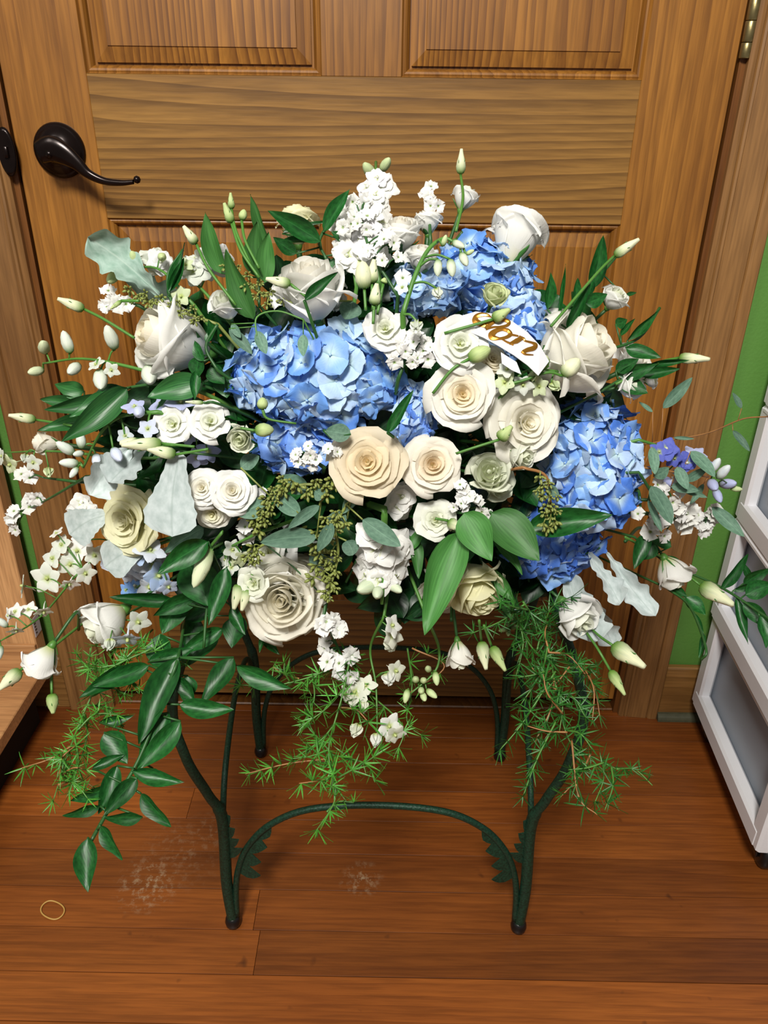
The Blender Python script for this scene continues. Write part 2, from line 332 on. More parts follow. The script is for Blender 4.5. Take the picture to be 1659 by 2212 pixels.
M_dkleaf = leaf_mat('deep_green_leaf', srgb(12, 44, 20), srgb(26, 70, 32), 0.38)
M_alst = leaf_mat('fresh_green_leaf', srgb(50, 100, 42), srgb(72, 130, 60), 0.55, parallel=True)
M_euc = leaf_mat('grey_green_leaf', srgb(76, 108, 90), srgb(102, 136, 114), 0.6, spec=0.3)
M_dusty = leaf_mat('silver_felt_leaf', srgb(172, 186, 184), srgb(206, 216, 216), 0.85, spec=0.15, rib=srgb(140, 158, 150), fuzz=0.3)
M_dustg = leaf_mat('grey_felt_leaf', srgb(118, 146, 132), srgb(158, 180, 170), 0.85, spec=0.15, rib=srgb(186, 200, 190), fuzz=0.3)
M_need = leaf_mat('fern_needle', srgb(44, 112, 30), srgb(96, 168, 64), 0.38)
M_stem = plain('green_stem', srgb(74, 122, 48), 0.45, var=0.2, bs=60)
M_stemd = plain('dark_stem', srgb(40, 84, 36), 0.45, var=0.2, bs=60)
M_twig = plain('reddish_twig', srgb(150, 104, 60), 0.5, var=0.2, bs=60)
M_seed = plain('green_seed', srgb(124, 134, 66), 0.5, var=0.25, bs=40)

# ================================================================== SETTING
I4 = Matrix.Identity(4)
# floor boards
fl = empty('floor', I4, kind='structure')
bw = 0.0613; rnd = random.Random(3)
joint = {-1: (-0.165,), 0: (-0.175, 1.1), 3: (-0.31, 0.9)}
row = -22
while True:
    y0 = -0.443+row*bw
    if y0 > 0.0: break
    y1 = min(y0+bw, 0.034)
    xs = [-1.7]
    if row in joint: xs += list(joint[row])
    else:
        x = -1.7+rnd.uniform(0.3, 1.2)
        while x < 1.6:
            if not (-0.6 < x < 0.6 and row > -3): xs.append(x)
            x += rnd.uniform(0.7, 1.5)
    xs.append(1.7)
    for a, b in zip(xs, xs[1:]):
        mb = MB(); lift = rnd.uniform(-0.0004, 0.0)
        mb.box(a+0.0003, b-0.0003, y0+0.0005, y1-0.0005, -0.02, lift, 0.0002)
        mb.build('plank', M_floor, fl, smooth=False)
    row += 1
mb = MB(); mb.box(-1.7, 1.7, -1.9, 0.04, -0.05, -0.0205); mb.build('subfloor', M_dark, fl, smooth=False)

# wall (with the doorway left open)
wl = MB(); TOP = 2.45
wl.box(-1.7, -0.515, 0, 0.1, 0, TOP); wl.box(0.445, 1.7, 0, 0.1, 0, TOP); wl.box(-0.515, 0.445, 0, 0.1, 2.07, TOP)
tag(wl.build('wall_back', M_wall, smooth=False), kind='structure')

# door
XL, XR = -0.492, 0.422; DZ0, DZ1 = 0.03, 2.05
door = empty('door_1', I4, kind='structure')
def dpart(name, x0, x1, z0, z1, mat, y0=0.0, y1=0.036, bv=0.0006):
    b = MB(); b.box(x0, x1, y0, y1, z0, z1, bv); return b.build(name, mat, door, smooth=False)
dpart('stile', XL, -0.386, DZ0, DZ1, M_door_v); dpart('stile', 0.309, XR, DZ0, DZ1, M_door_v)
dpart('lock_rail', -0.386, 0.309, 0.857, 1.028, M_door_h)
dpart('bottom_rail', -0.386, 0.309, DZ0, 0.24, M_door_h); dpart('top_rail', -0.386, 0.309, 1.93, DZ1, M_door_h)
for z0, z1 in ((0.24, 0.857), (1.028, 1.93)): dpart('mullion', -0.091, 0.009, z0, z1, M_door_v)
def ringq(mb, A, ya, Bq, yb):
    """four mitred strips between rectangle A at depth ya and rectangle B at depth yb"""
    a = [(A[0], ya, A[2]), (A[1], ya, A[2]), (A[1], ya, A[3]), (A[0], ya, A[3])]
    b = [(Bq[0], yb, Bq[2]), (Bq[1], yb, Bq[2]), (Bq[1], yb, Bq[3]), (Bq[0], yb, Bq[3])]
    for i in range(4): j = (i+1) % 4; mb.quad(a[i], a[j], b[j], b[i])
def ins(R, d): return (R[0]+d, R[1]-d, R[2]+d, R[3]-d)
for (x0, x1) in ((-0.386, -0.091), (0.009, 0.309)):
    for (z0, z1) in ((0.24, 0.857), (1.028, 1.93)):
        R = (x0, x1, z0, z1); mo = MB()
        for d0, y0, d1, y1 in ((0, 0.0, 0.0015, 0.0030), (0.0015, 0.0030, 0.0035, 0.0022), (0.0035, 0.0022, 0.006, 0.0035), (0.006, 0.0035, 0.0085, 0.0075), (0.0085, 0.0075, 0.010, 0.0125)):
            ringq(mo, ins(R, d0), y0, ins(R, d1), y1)
        mo.build('moulding', M_door_v, door, smooth=False)
        pa = MB(); ringq(pa, ins(R, 0.009), 0.0118, ins(R, 0.0125), 0.0118); ringq(pa, ins(R, 0.0125), 0.0080, ins(R, 0.030), 0.0050); ringq(pa, ins(R, 0.0125), 0.0118, ins(R, 0.0126), 0.0080); ringq(pa, ins(R, 0.030), 0.0050, ins(R, 0.0305), 0.0036)
        q = ins(R, 0.0305); pa.quad((q[0], 0.0036, q[2]), (q[1], 0.0036, q[2]), (q[1], 0.0036, q[3]), (q[0], 0.0036, q[3]))
        pa.build('raised_panel', M_door_p, door, smooth=False)
# lever handle on the door
h0 = at(130, 325, 0.0); hc = Vector((h0.x, 0, h0.z))
hs = MB(); MR = Matrix.Translation(hc) @ Matrix.Rotation(pi/2, 4, 'X')
hs.lathe([(0.0335, 0), (0.0335, 0.003), (0.032, 0.006), (0.0295, 0.0072), (0.028, 0.0085), (0.024, 0.0125), (0.018, 0.016), (0.0135, 0.018), (0.0125, 0.030), (0.0125, 0.046), (0.0, 0.047)], 40, M=MR)
rosette = hs.build('handle', M_bronze, door); tag(rosette, 'dark bronze lever handle with a round rosette')
lv = MB()
lp = [at(*q, -0.052) for q in ((84, 330), (110, 322), (138, 333), (165, 352), (190, 375), (225, 391), (262, 395), (288, 393))]
lpts = bez(lp, 6)
rr = [0.0125, 0.0155, 0.0130, 0.0090, 0.0060, 0.0046, 0.0036, 0.0028]
n = len(lpts); b0 = len(lv.V)
for k, p in enumerate(lpts):
    f = k/(n-1)*7; i = min(6, int(f)); w_ = rr[i]*(1-(f-i))+rr[i+1]*(f-i)
    t = (lpts[min(k+1, n-1)]-lpts[max(k-1, 0)]).normalized(); up = Vector((0, 1, 0)).cross(t).normalized()
    for j in range(10):
        a = 2*pi*j/10; lv.V.append(tuple(p+up*cos(a)*w_+Vector((0, 1, 0))*sin(a)*(0.0052-0.002*k/n))); lv.U.append((j/10, k/n))
for k in range(n-1):
    for j in range(10): lv.F.append((b0+k*10+j, b0+k*10+(j+1) % 10, b0+(k+1)*10+(j+1) % 10, b0+(k+1)*10+j)); lv.M.append(0)
lv.F.append(tuple(b0+i for i in range(10))); lv.M.append(0)
tip = at(296, 388, -0.052)
lv.lathe([(0.0001, -0.0048), (0.0034, -0.0034), (0.0048, 0), (0.0034, 0.0034), (0.0001, 0.0048)], 12, M=Matrix.Translation(tip))
lv.build('lever', M_bronze, rosette)
kb = MB(); kb.lathe([(0.0001, 0.058), (0.0045, 0.0575), (0.005, 0.054), (0.005, 0.05)], 14, M=Matrix.Translation(Vector((at(106, 333, -0.055).x, 0, at(106, 333, -0.055).z))) @ Matrix.Rotation(pi/2, 4, 'X'))
kb.build('lock_button', M_bronze, rosette)
# hinge
hg = MB(); zz = 1.052
for k in range(5):
    a = 0.0225 if k else 0.017
    hg.lathe([(0.0002, zz+.0003), (0.0066, zz+.0003), (0.007, zz+.001), (0.007, zz+a-.001), (0.0066, zz+a-.0003), (0.0002, zz+a-.0003)], 18, M=Matrix.Translation((0.4295, -0.0045, 0))); zz += a
hg.build('hinge', M_hinge, door)
# jamb, casings
jb = MB()
jb.box(-0.515, -0.4955, -0.002, 0.1, 0, 2.07); jb.box(0.4255, 0.445, -0.002, 0.1, 0, 2.07); jb.box(-0.515, 0.445, 0.0, 0.1, 2.055, 2.07)
jb.box(-0.4955, 0.4255, 0.045, 0.06, 0, 2.055)
tag(jb.build('trim_1', M_jamb, smooth=False), kind='structure')
gp = MB(); gp.box(-0.4955, 0.4255, 0.038, 0.042, 0.0, 2.055); tag(gp.build('gap_shade', M_dark, smooth=False), kind='structure')  # dark sheet behind the door, paints the shade seen in its gaps
th = MB(); th.box(-0.4955, 0.4255, 0.0, 0.045, 0.0, 0.006, 0.002); tag(th.build('trim_3', M_jamb, smooth=False), kind='structure')
def casing(name, xi, xo, z1=2.13):
    """moulded casing swept up: profile from the door side (xi) to the wall side (xo)"""
    s = 1 if xo > xi else -1; w = abs(xo-xi); c = MB()
    prof = [(0, 0.0), (0, .010), (.004, .013), (.008, .0125), (.0095, .010), (.011, .0125), (.014, .0135), (.0155, .0115), (.018, .0135), (w*0.5, .0150), (w-.020, .0165), (w-.018, .0140), (w-.0165, .0165), (w-.013, .0185), (w-.002, .0190), (w, .017), (w, 0)]
    for (a, ya), (b, yb) in zip(prof, prof[1:]):
        c.quad((xi+s*a, -ya, 0), (xi+s*b, -yb, 0), (xi+s*b, -yb, z1), (xi+s*a, -ya, z1))
    o = c.build(name, M_case, smooth=False); tag(o, kind='structure'); return o
casing('trim_4', 0.4335, 0.502); casing('trim_5', -0.5035, -0.582)
c = MB(); c.box(-0.582, 0.502, -0.016, 0, 2.062, 2.13, .002); tag(c.build('trim_6', M_base, smooth=False), kind='structure')
# strike plate on the left jamb
sp = MB(); s0 = Vector((-0.4975, -0.004, 0.938))
Ms = Matrix.Translation(s0) @ Matrix.Rotation(pi/2, 4, 'X')
sp.grid(lambda u, v: Ms @ Vector((0.011*cos(2*pi*u)*min(1, v*1.2), 0.029*sin(2*pi*u)*min(1, v*1.2), 0.0145-0.004*(v > .9))), 28, 6, wrap=True)
sp.box(-0.5005, -0.4945, -0.022, -0.0175, 0.931, 0.945, .001)
sk = sp.build('trim_7', M_bronze); tag(sk, 'black oval strike plate on the left jamb', kind='structure')
# baseboards
for nm, a, b in (('baseboard_right', 0.502, 1.7), ('baseboard_left', -1.7, -0.582)):
    c = MB(); c.box(a, b, -0.014, 0, 0.0, 0.115, 0.003); tag(c.build(nm, M_base, smooth=False), kind='structure')
c = MB(); c.grid(lambda u, v: Vector((0.502+0.5*v, -0.014-0.012*cos(pi/2*u), 0.013*sin(pi/2*u))), 5, 1); c.quad((0.502, -0.014, 0), (0.502, -0.026, 0), (0.502, -.0225, 0.0092), (0.502, -0.014, 0.013))
tag(c.build('trim_8', M_greyst, smooth=False), kind='structure')

# ------------------------------------------------------------------ pine shelf unit, left
sh = empty('shelf_unit', Matrix.Translation((-0.70, -0.03, 0)), 'unfinished pine shelf unit standing against the wall left of the door', 'shelf unit')
def loc_build(b, name, mat, par, smooth=False):
    o = b.build(name, mat, None, smooth); o.parent = par; o.matrix_parent_inverse = par.matrix_world.inverted(); return o
bpy.context.view_layer.update()
b = MB(); b.box(-1.05, -0.598, -0.050, -0.020, 0.118, 0.86, .0015); loc_build(b, 'back_board', M_pine, sh)
b = MB(); b.box(-1.05, -0.598, -0.0575, -0.0505, 0.118, 0.176, .001); loc_build(b, 'lower_cleat', M_pineh, sh)
b = MB(); b.box(-1.05, -0.5985, -0.50, -0.019, 0.092, 0.117, .0015); loc_build(b, 'bottom_shelf', M_pineh, sh)
b = MB(); b.box(-0.66, -0.625, -0.46, -0.05, 0.0, 0.0915, .001); loc_build(b, 'shade_runner', M_dark, sh)  # near-black colour paints the shade under the raised bottom shelf
b = MB(); b.box(-1.04, -1.0, -0.46, -0.05, 0.0, 0.0915, .001); loc_build(b, 'shade_runner', M_dark, sh)  # same painted shade at the far end
b = MB(); b.box(-0.5978, -0.5970, -0.047, -0.024, 0.186, 0.222); loc_build(b, 'label', M_label, sh)
b = MB()
for k in range(4): b.box(-0.5970, -0.5966, -0.044, -0.040+.001*(k % 2), 0.192+.006*k, 0.194+.006*k)
loc_build(b, 'label_print', M_dark, sh)

# ------------------------------------------------------------------ white drawer tower, right
CX0, CX1, CY0, CY1 = 0.549, 0.90, -0.356, -0.030
ct = empty('drawer_cart', Matrix.Translation(((CX0+CX1)/2, (CY0+CY1)/2, 0)), 'white plastic rolling drawer tower right of the door', 'drawer cart')
bpy.context.view_layer.update()
th_ = 0.186; z = 0.058
for k in range(4):
    b = MB(); w_ = 0.030; t_ = 0.034; ov = 0.0 if k == 0 else 0.004
    x0, x1, y0, y1 = CX0-ov, CX1+ov, CY0-ov, CY1+ov
    for (xa, xb) in ((x0, x0+0.022), (x1-0.022, x1)):
        b.box(xa, xb, y0+.010, y1-.010, z, z+t_, .004)
        b.box(xa, xb, y0+.010, y1-.010, z+th_-.010, z+th_, .003)
        for (ya, yb) in ((y0, y0+w_), (y1-w_, y1)): b.box(xa+.001, xb-.001, ya, yb, z+.001, z+th_-.001, .004)
    b.box(x0+.02, x1-.02, y1-.012, y1-.002, z+.01, z+th_-.01, .002); b.box(x0+.02, x1-.02, y0+.002, y1-.002, z+.004, z+.010, .001)
    b.box(x0+.02, x1-.02, y0+.003, y0+.03, z+.001, z+.014, .003)
    fr = loc_build(b, 'tier_frame', M_white_pl, ct)
    d = MB(); m_ = 0.0235; X0, X1, Y0, Y1, Z0, Z1 = x0+m_, x1-m_, y0-.004, y1-.02, z+.016, z+th_-.016; t = .002
    d.box(X0, X0+t, Y0, Y1, Z0, Z1); d.box(X1-t, X1, Y0, Y1, Z0, Z1); d.box(X0+t, X1-t, Y1-t, Y1, Z0, Z1); d.box(X0+t, X1-t, Y0, Y0+t*1.5, Z0, Z1); d.box(X0+t, X1-t, Y0+t, Y1-t, Z0, Z0+t)
    dr = loc_build(d, 'drawer', M_clear, ct)
    hd = MB(); hd.box((X0+X1)/2-.05, (X0+X1)/2+.05, Y0-.016, Y0, Z1-.03, Z1-.018, .003); ho = hd.build('pull', M_white_pl, None, False); ho.parent = dr; ho.matrix_parent_inverse = dr.matrix_world.inverted()
    z += th_
b = MB(); b.box(CX0-.004, CX1+.004, CY0-.004, CY1+.004, z, z+.02, .005); loc_build(b, 'top_panel', M_white_pl, ct)
for (x, y) in ((CX0+.035, CY0+.035), (CX1-.035, CY0+.035), (CX0+.035, CY1-.035), (CX1-.035, CY1-.035)):
    b = MB(); b.lathe([(.0001, -.012), (.014, -.012), (.0215, -.010), (.024, -.006), (.024, .006), (.0215, .010), (.014, .012), (.0001, .012)], 24, M=Matrix.Translation((x, y, .0245)) @ Matrix.Rotation(pi/2, 4, 'Y'))
    b.box(x-.016, x+.016, y-.012, y+.012, .044, .0575, .003); b.box(x-.017, x-.0125, y-.008, y+.008, .02, .046, .001); b.box(x+.0125, x+.017, y-.008, y+.008, .02, .046, .001)
    loc_build(b, 'caster', M_rubber, ct, True)

_pv = Matrix.Translation((CX0, CY1, 0)); ct.matrix_world = _pv @ Matrix.Rotation(radians(-3.4), 4, 'Z') @ _pv.inverted() @ ct.matrix_world
# rubber band on the floor
c0 = Vector((at(115, 1972, 0).x, 0, 0)); d = ray(114, 1945+22); c0 = CAM+d*(-CAM.z/d.z); b = MB(); pts = []
for k in range(49):
    a = 2*pi*k/48; pts.append(c0+Vector((0.017*cos(a)*(1+.1*sin(2*a)), 0.0125*sin(a)-0.006*cos(a), 0.0014+.0005*sin(3*a))))
b.tube(pts, 0.0011, 6, caps=False); tag(b.build('rubber_band', M_band), 'thin tan rubber band lying on the wooden floor', 'rubber band')

# ================================================================== PLANT STAND
SF = {'fl': Vector((-0.2025, -0.437, 0)), 'fr': Vector((0.1865, -0.437, 0)), 'bl': Vector((-0.2125, -0.125, 0)), 'br': Vector((0.199, -0.125, 0))}
SB = empty('plant_stand', Matrix.Translation((-0.008, -0.285, 0)), 'dark green wrought iron plant stand with curved legs under the bouquet', 'plant stand')
bpy.context.view_layer.update()
TOPZ = 0.540; TX, TY = 0.17, 0.125; SCX, SCY = -0.008, -0.285
def ornament(p0, p1, p2, side, wmax, n=5, name='scroll_leaf'):
    """flat acanthus leaf of sheet iron hanging off a rod p0-p1-p2, lobes to one side"""
    b = MB(); cv = bez([p0, p1, p2], 10); N_ = len(cv)-1
    V = []; 
    for k, p in enumerate(cv):
        f = k/N_; lob = (f*n) % 1.0; w_ = wmax*(1-f*0.75)*(0.35+0.65*(lob**0.7))*min(1, (1-f)*6+.15)
        t = (cv[min(k+1, N_)]-cv[max(k-1, 0)]).normalized()
        V.append((p, p+side*w_+t*0.25*w_))
    for th2 in (0, 1):
        off = Vector((0, 0.0012, 0)) if th2 else Vector((0, 0, 0))
        for k in range(N_):
            (a, b1), (c_, d_) = V[k], V[k+1]; b.quad(a+off, b1+off, d_+off, c_+off)
    for k in range(N_):
        (a, b1), (c_, d_) = V[k], V[k+1]; off = Vector((0, .0012, 0)); b.quad(b1, b1+off, d_+off, d_)
    return loc_build(b, name, M_green_metal, SB)
knees = {}
for key, f0 in SF.items():
    sx = -1 if key[1] == 'l' else 1; sy = -1 if key[0] == 'f' else 1
    knee = f0+Vector((-0.002*sx, 0.002*-sy, 0.205))
    p1 = f0+Vector((0.010*sx, 0.004*sy, 0.255)); p2 = f0+Vector((0.029*sx, 0.010*sy, 0.325)); p3 = f0+Vector((0.034*sx, 0.006*sy, 0.41)); p4 = Vector((SCX+TX*sx*1.08, SCY+TY*sy, TOPZ))
    knees[key] = knee
    pts = bez([f0+Vector((0, 0, 0.012)), f0+Vector((0.002*sx, 0, 0.09)), knee, p1, p2, p3, p4], 8); n = len(pts)
    b = MB(); b.tube(pts, [0.0076 if k < n*0.4 else 0.0060 for k in range(n)], 10); leg = loc_build(b, 'leg', M_green_metal, SB, True)
    b = MB(); b.lathe([(.0001, .022), (.007, .021), (.0095, .017), (.0108, .011), (.010, .005), (.007, .001), (.0001, 0)], 20, M=Matrix.Translation(f0))
    ft = b.build('rubber_foot', M_rubber, None); ft.parent = leg; ft.matrix_parent_inverse = leg.matrix_world.inverted()
def arch(a, b_, h, name='arch'):
    A = SF[a]; B_ = SF[b_]; dv = (B_-A); L_ = dv.length; dv.normalize()
    half = [(0.006, 0.022), (0.009, 0.075), (0.016, 0.118), (0.031, 0.160), (0.062, 0.200), (0.112, 0.228), (L_/2, h)]
    pts = bez([A+dv*x+Vector((0, 0, z)) for x, z in half]+[B_-dv*x+Vector((0, 0, z)) for x, z in half[-2::-1]], 5)
    b = MB(); b.tube(pts, 0.0042, 8); loc_build(b, name, M_green_metal, SB, True); return pts
ap = arch('fl', 'fr', 0.237); m_ = len(ap)-1; ornament(ap[9], ap[14], ap[20], Vector((0.75, -0.25, -0.6)), 0.044, 4); ornament(ap[m_-9], ap[m_-14], ap[m_-20], Vector((-0.75, -0.25, -0.6)), 0.044, 4)
arch('bl', 'br', 0.237)
for a, c_ in (('fl', 'bl'), ('fr', 'br')):
    A, B_ = SF[a], SF[c_]; sx = -1 if a[1] == 'l' else 1
    pts = bez([A+Vector((0, .004, .16)), A+Vector((0, .016, .205)), A+Vector((0, .055, .25)), (A+B_)/2+Vector((0, .0, .272)), B_+Vector((0, -.055, .25)), B_+Vector((0, -.016, .205)), B_+Vector((0, -.004, .12))], 8)
    b = MB(); b.tube(pts, 0.004, 8); loc_build(b, 'side_arch', M_green_metal, SB, True)
    ornament(A+Vector((-.004*sx, 0, .135)), A+Vector((-.004*sx, 0, .18)), A+Vector((-0.001*sx, 0.004, .235)), Vector((-sx*0.95, -.2, .3)), 0.028)
    B2 = B_+Vector((0.05*sx, 0, .34)); ornament(B2, B2+Vector((-0.02*sx, 0, 0.045)), B2+Vector((-0.045*sx, 0, 0.11)), Vector((-sx*.8, 0, -.5)), 0.04)
b = MB()
for k in range(4):
    c4 = [(-1, -1), (1, -1), (1, 1), (-1, 1)]; a, c_ = c4[k], c4[(k+1) % 4]
    b.tube([(SCX+TX*1.08*a[0], SCY+TY*a[1], TOPZ), (SCX+TX*1.08*c_[0], SCY+TY*c_[1], TOPZ)], 0.0055, 8)
for k in range(7): x = SCX-TX+TX*2*(k+.5)/7; b.tube([(x, SCY-TY, TOPZ), (x, SCY+TY, TOPZ)], 0.0028, 6)
loc_build(b, 'top_frame', M_green_metal, SB, True)
# dish with floral foam
ds = empty('flower_dish', Matrix.Translation((SCX, SCY, TOPZ+.005)), 'black plastic dish of floral foam hidden under the flowers on the stand', 'dish')
bpy.context.view_layer.update()
b = MB(); b.grid(lambda u, v: Vector((SCX+(0.08+0.03*v)*cos(2*pi*u)*1.3, SCY+(0.055+0.025*v)*sin(2*pi*u), TOPZ+.006+.04*v)), 36, 4, wrap=True)
b.grid(lambda u, v: Vector((SCX+0.085*v*cos(2*pi*u)*1.3, SCY+0.055*v*sin(2*pi*u), TOPZ+.006)), 36, 2, wrap=True); loc_build(b, 'dish_wall', M_blackpl, ds, True)
b = MB(); b.box(SCX-.10, SCX+.10, SCY-.05, SCY+.05, TOPZ+.008, TOPZ+.125, .012); loc_build(b, 'foam_block', M_foam, ds)
FC = Vector((SCX, SCY, TOPZ+.08))

# ================================================================== FLOWER PARTS (shared meshes, unit sized, opening towards +Z)
_cache = {}
def nz3(x, y, z=0.0): return noise.noise(Vector((x, y, z)))
def rose_petal(s, seed, kind='rose', mat=None):
    """one petal of a rosette; s = 0 innermost .. 1 outermost"""
    key = (kind, round(s, 3), seed)
    if key in _cache: return _cache[key]
    r_ = random.Random(sum(map(ord, kind)) % 7 + int(s*1000)+seed*77)
    # R rim radius, zt rim height, zb root height, Wd half angle, c0 radius of the rolled lip, rt how far up the flare starts
    if kind == 'rose': R = 0.07+0.90*s**0.95; zt = 0.06+0.10*sin(pi*min(1, s*1.1))-0.24*s**3; zb = -1.25; Wd = 2.0-1.05*s; lip = 0.015+0.13*s**1.4; ruf = 0.02+0.06*s; wall = 0.9
    elif kind == 'open': R = 0.06+0.92*s**0.9; zt = 0.06+0.06*sin(pi*s)-0.30*s**2; zb = -0.30-0.55*s; Wd = 1.9-0.95*s; lip = 0.015+0.11*s**1.2; ruf = 0.02+0.06*s; wall = 0.15+.15*s
    elif kind == 'bulb': R = 0.08+0.68*s**0.8; zt = 0.12-0.14*s; zb = -1.35; Wd = 1.95-0.55*s; lip = 0.01+0.12*s**2; ruf = 0.02+0.04*s; wall = 1.35
    elif kind == 'lis': R = 0.10+0.88*s**0.85; zt = 0.02-0.12*s; zb = -0.35-.5*s; Wd = 1.5-0.45*s; lip = 0.02+0.11*s; ruf = 0.05+0.09*s; wall = 0.25
    elif kind == 'liscup': R = 0.12+0.62*s**0.8; zt = 0.22-0.10*s; zb = -1.05; Wd = 1.5-0.40*s; lip = 0.01+0.10*s**1.5; ruf = 0.03+0.035*s; wall = 1.0
    ph = r_.uniform(0, 50); nu, nv = (12, 12) if s > .25 else (9, 8)
    b = MB(); off = r_.uniform(-.05, .05)
    pt = r_.uniform(0.0, 1.0); asy = r_.uniform(-.35, .35)
    def fn(u, v):
        x = 2*u-1; vt = v*(1-(0.16+0.12*s)*abs(x)**2.4); wf = sqrt(max(0, 1-(1-min(1, vt*1.35+.12))**2)); wf = max(wf, .85) if wall > .6 else wf; a = Wd*x*wf
        steep = sin(min(1, vt*1.25)*pi/2)**0.8; cone = vt**0.9
        w_ = min(1.0, wall); r = R*(0.06+0.94*(steep*w_+cone*(1-w_)))
        if wall > .6: r *= 1-(0.30*(1-s)+0.14*(wall-.6))*max(0, vt-.5)
        elif s < .45: r *= 1-.25*(1-s*2)*max(0, vt-.5)
        z = zb+(zt-zb)*vt
        th0 = 0.76; t = max(0, v-th0)/(1-th0)
        ro = lip*(0.75+0.9*abs(x+asy)**1.6-0.25*pt*exp(-(x*3)**2)); ang = t*2.3
        r += ro*sin(min(ang, 2.6))*1.1+ro*.25*t; z += ro*(cos(ang)-1)*1.0+ro*.4*t
        r *= 1+0.05*x+off
        n_ = nz3(x*1.5+ph, vt*2.0, ph)*ruf*1.7*vt**2+nz3(x*3.6+ph, vt*3, 3)*ruf*0.8*vt**4
        r += n_; z += nz3(x*2.1, vt*1.5, ph+9)*ruf*1.2*vt**3
        return Vector((r*cos(a), r*sin(a), z))
    b.grid(fn, nu, nv)
    me = mesh('petal', b.V, b.F, b.U, True, mat or (M_petal if kind in ('rose', 'open', 'bulb') else M_lis))
    _cache[key] = me; return me
def simple(key, fn, mat, smooth=True):
    if key in _cache: return _cache[key]
    b = MB(); fn(b); me = mesh(key if isinstance(key, str) else key[0], b.V, b.F, b.U, smooth, mat, b.M if isinstance(mat, (list, tuple)) else None); _cache[key] = me; return me
def leafmesh(kind, var=0):
    key = ('leaf', kind, var)
    if key in _cache: return _cache[key]
    r_ = random.Random(var*31+len(kind)); ph = r_.uniform(0, 40)
    bend = r_.uniform(0.05, 0.28); fold = 0.22; twist = r_.uniform(-.5, .5); nu, nv = (8, 14) if kind != 'lobed' else (10, 36); side = r_.uniform(-.10, .10)
    def shape(v):
        if kind == 'ruscus': return (sin(pi*v**0.82)**0.85)*(1-0.25*v)
        if kind == 'euc': return sin(pi*min(1, v*.985+.005)**0.85)**0.75*(1-.1*v)
        if kind == 'round': return sin(pi*v**0.9)**0.5
        if kind == 'alst': return (sin(pi*v**0.78)**0.8)*(1-0.3*v)
        if kind == 'spoon': return (0.30+0.70*min(1, v*1.35)**1.1)*(1 if v < .8 else sqrt(max(0, 1-((v-.8)/.2)**2)))
        if kind == 'lobed': return (0.10+.9*min(1, v*1.6))*(1 if v < .72 else sqrt(max(0, 1-((v-.72)/.28)**2)))*(0.86+0.14*cos(v*pi*9))
        if kind == 'needle': return sin(pi*v**0.8)**0.6
        if kind == 'sepal': return sin(pi*v**0.6)**0.8
    def fn(u, v):
        x = 2*u-1; w = 0.5*shape(v) if 0 < v < 1 else 0.0
        if kind in ('spoon', 'lobed') and abs(x) > .7: w *= 1+0.07*sin(v*44+ph)
        X = x*w+side*sin(pi*v); Z = fold*1.15*x*x*w*(0.9 if kind not in ('euc', 'round', 'spoon') else .35)
        wav = {'lobed': .09, 'spoon': .03, 'alst': .03, 'ruscus': .025}.get(kind, .015)
        Z += wav*sin(v*9+ph+x)*abs(x); Z -= bend*(v*v-v)*-0.55+0.0
        a = twist*v*0.6; X, Z = X*cos(a)-Z*sin(a)*.5, Z*cos(a)+X*sin(a)*.5
        return Vector((X, v, Z))
    b = MB()
    if kind in ('needle', 'sepal'): nu, nv = 2, 5
    b.grid(fn, nu, nv)
    mt = {'ruscus': M_rusc, 'euc': M_euc, 'round': M_euc, 'alst': M_alst, 'spoon': M_dusty, 'lobed': M_dusty, 'needle': M_need, 'sepal': M_alst}[kind]
    me = mesh('leaf', b.V, b.F, b.U, True, mt); _cache[key] = me; return me
def mat_variant(me, mat):
    key = ('mv', me.name, mat.name)
    if key not in _cache:
        c = me.copy(); c.materials.clear(); c.materials.append(mat); _cache[key] = c
    return _cache[key]
WHITE = (0.90, 0.90, 0.87, 1); IVORY = (0.90, 0.86, 0.72, 1); CREAM = (0.90, 0.77, 0.52, 1); PALEY = (0.86, 0.84, 0.58, 1); GREENW = (0.68, 0.74, 0.46, 1); LILAC = (0.50, 0.54, 0.80, 1); SKY = (0.46, 0.60, 0.86, 1); VIOLET = (0.12, 0.15, 0.56, 1); BUDG = (0.58, 0.68, 0.36, 1); PWHITE = (0.72, 0.76, 0.68, 1)
def mixc(a, b, t): return tuple(a[i]*(1-t)+b[i]*t for i in range(3))+(1,)
frnd = random.Random(11)
def to_core(p, f=0.75):
    c = FC+Vector((frnd.uniform(-.08, .08), frnd.uniform(-.03, .03), frnd.uniform(-.05, .03)))
    return p+(c-p)*f
def stem_local(root, pts, rad, name='stem', mat=None, n=6):
    inv = root.matrix_world.inverted(); s = root.matrix_world.to_scale()[0]
    b = MB(); b.tube([inv @ Vector(p) for p in pts], [r/s for r in rad] if isinstance(rad, (list, tuple)) else rad/s, n)
    me = mesh(name, b.V, b.F, b.U, True, mat or M_stem); return link(name, me, root)
def spin(a): return Matrix.Rotation(a, 4, 'Z')
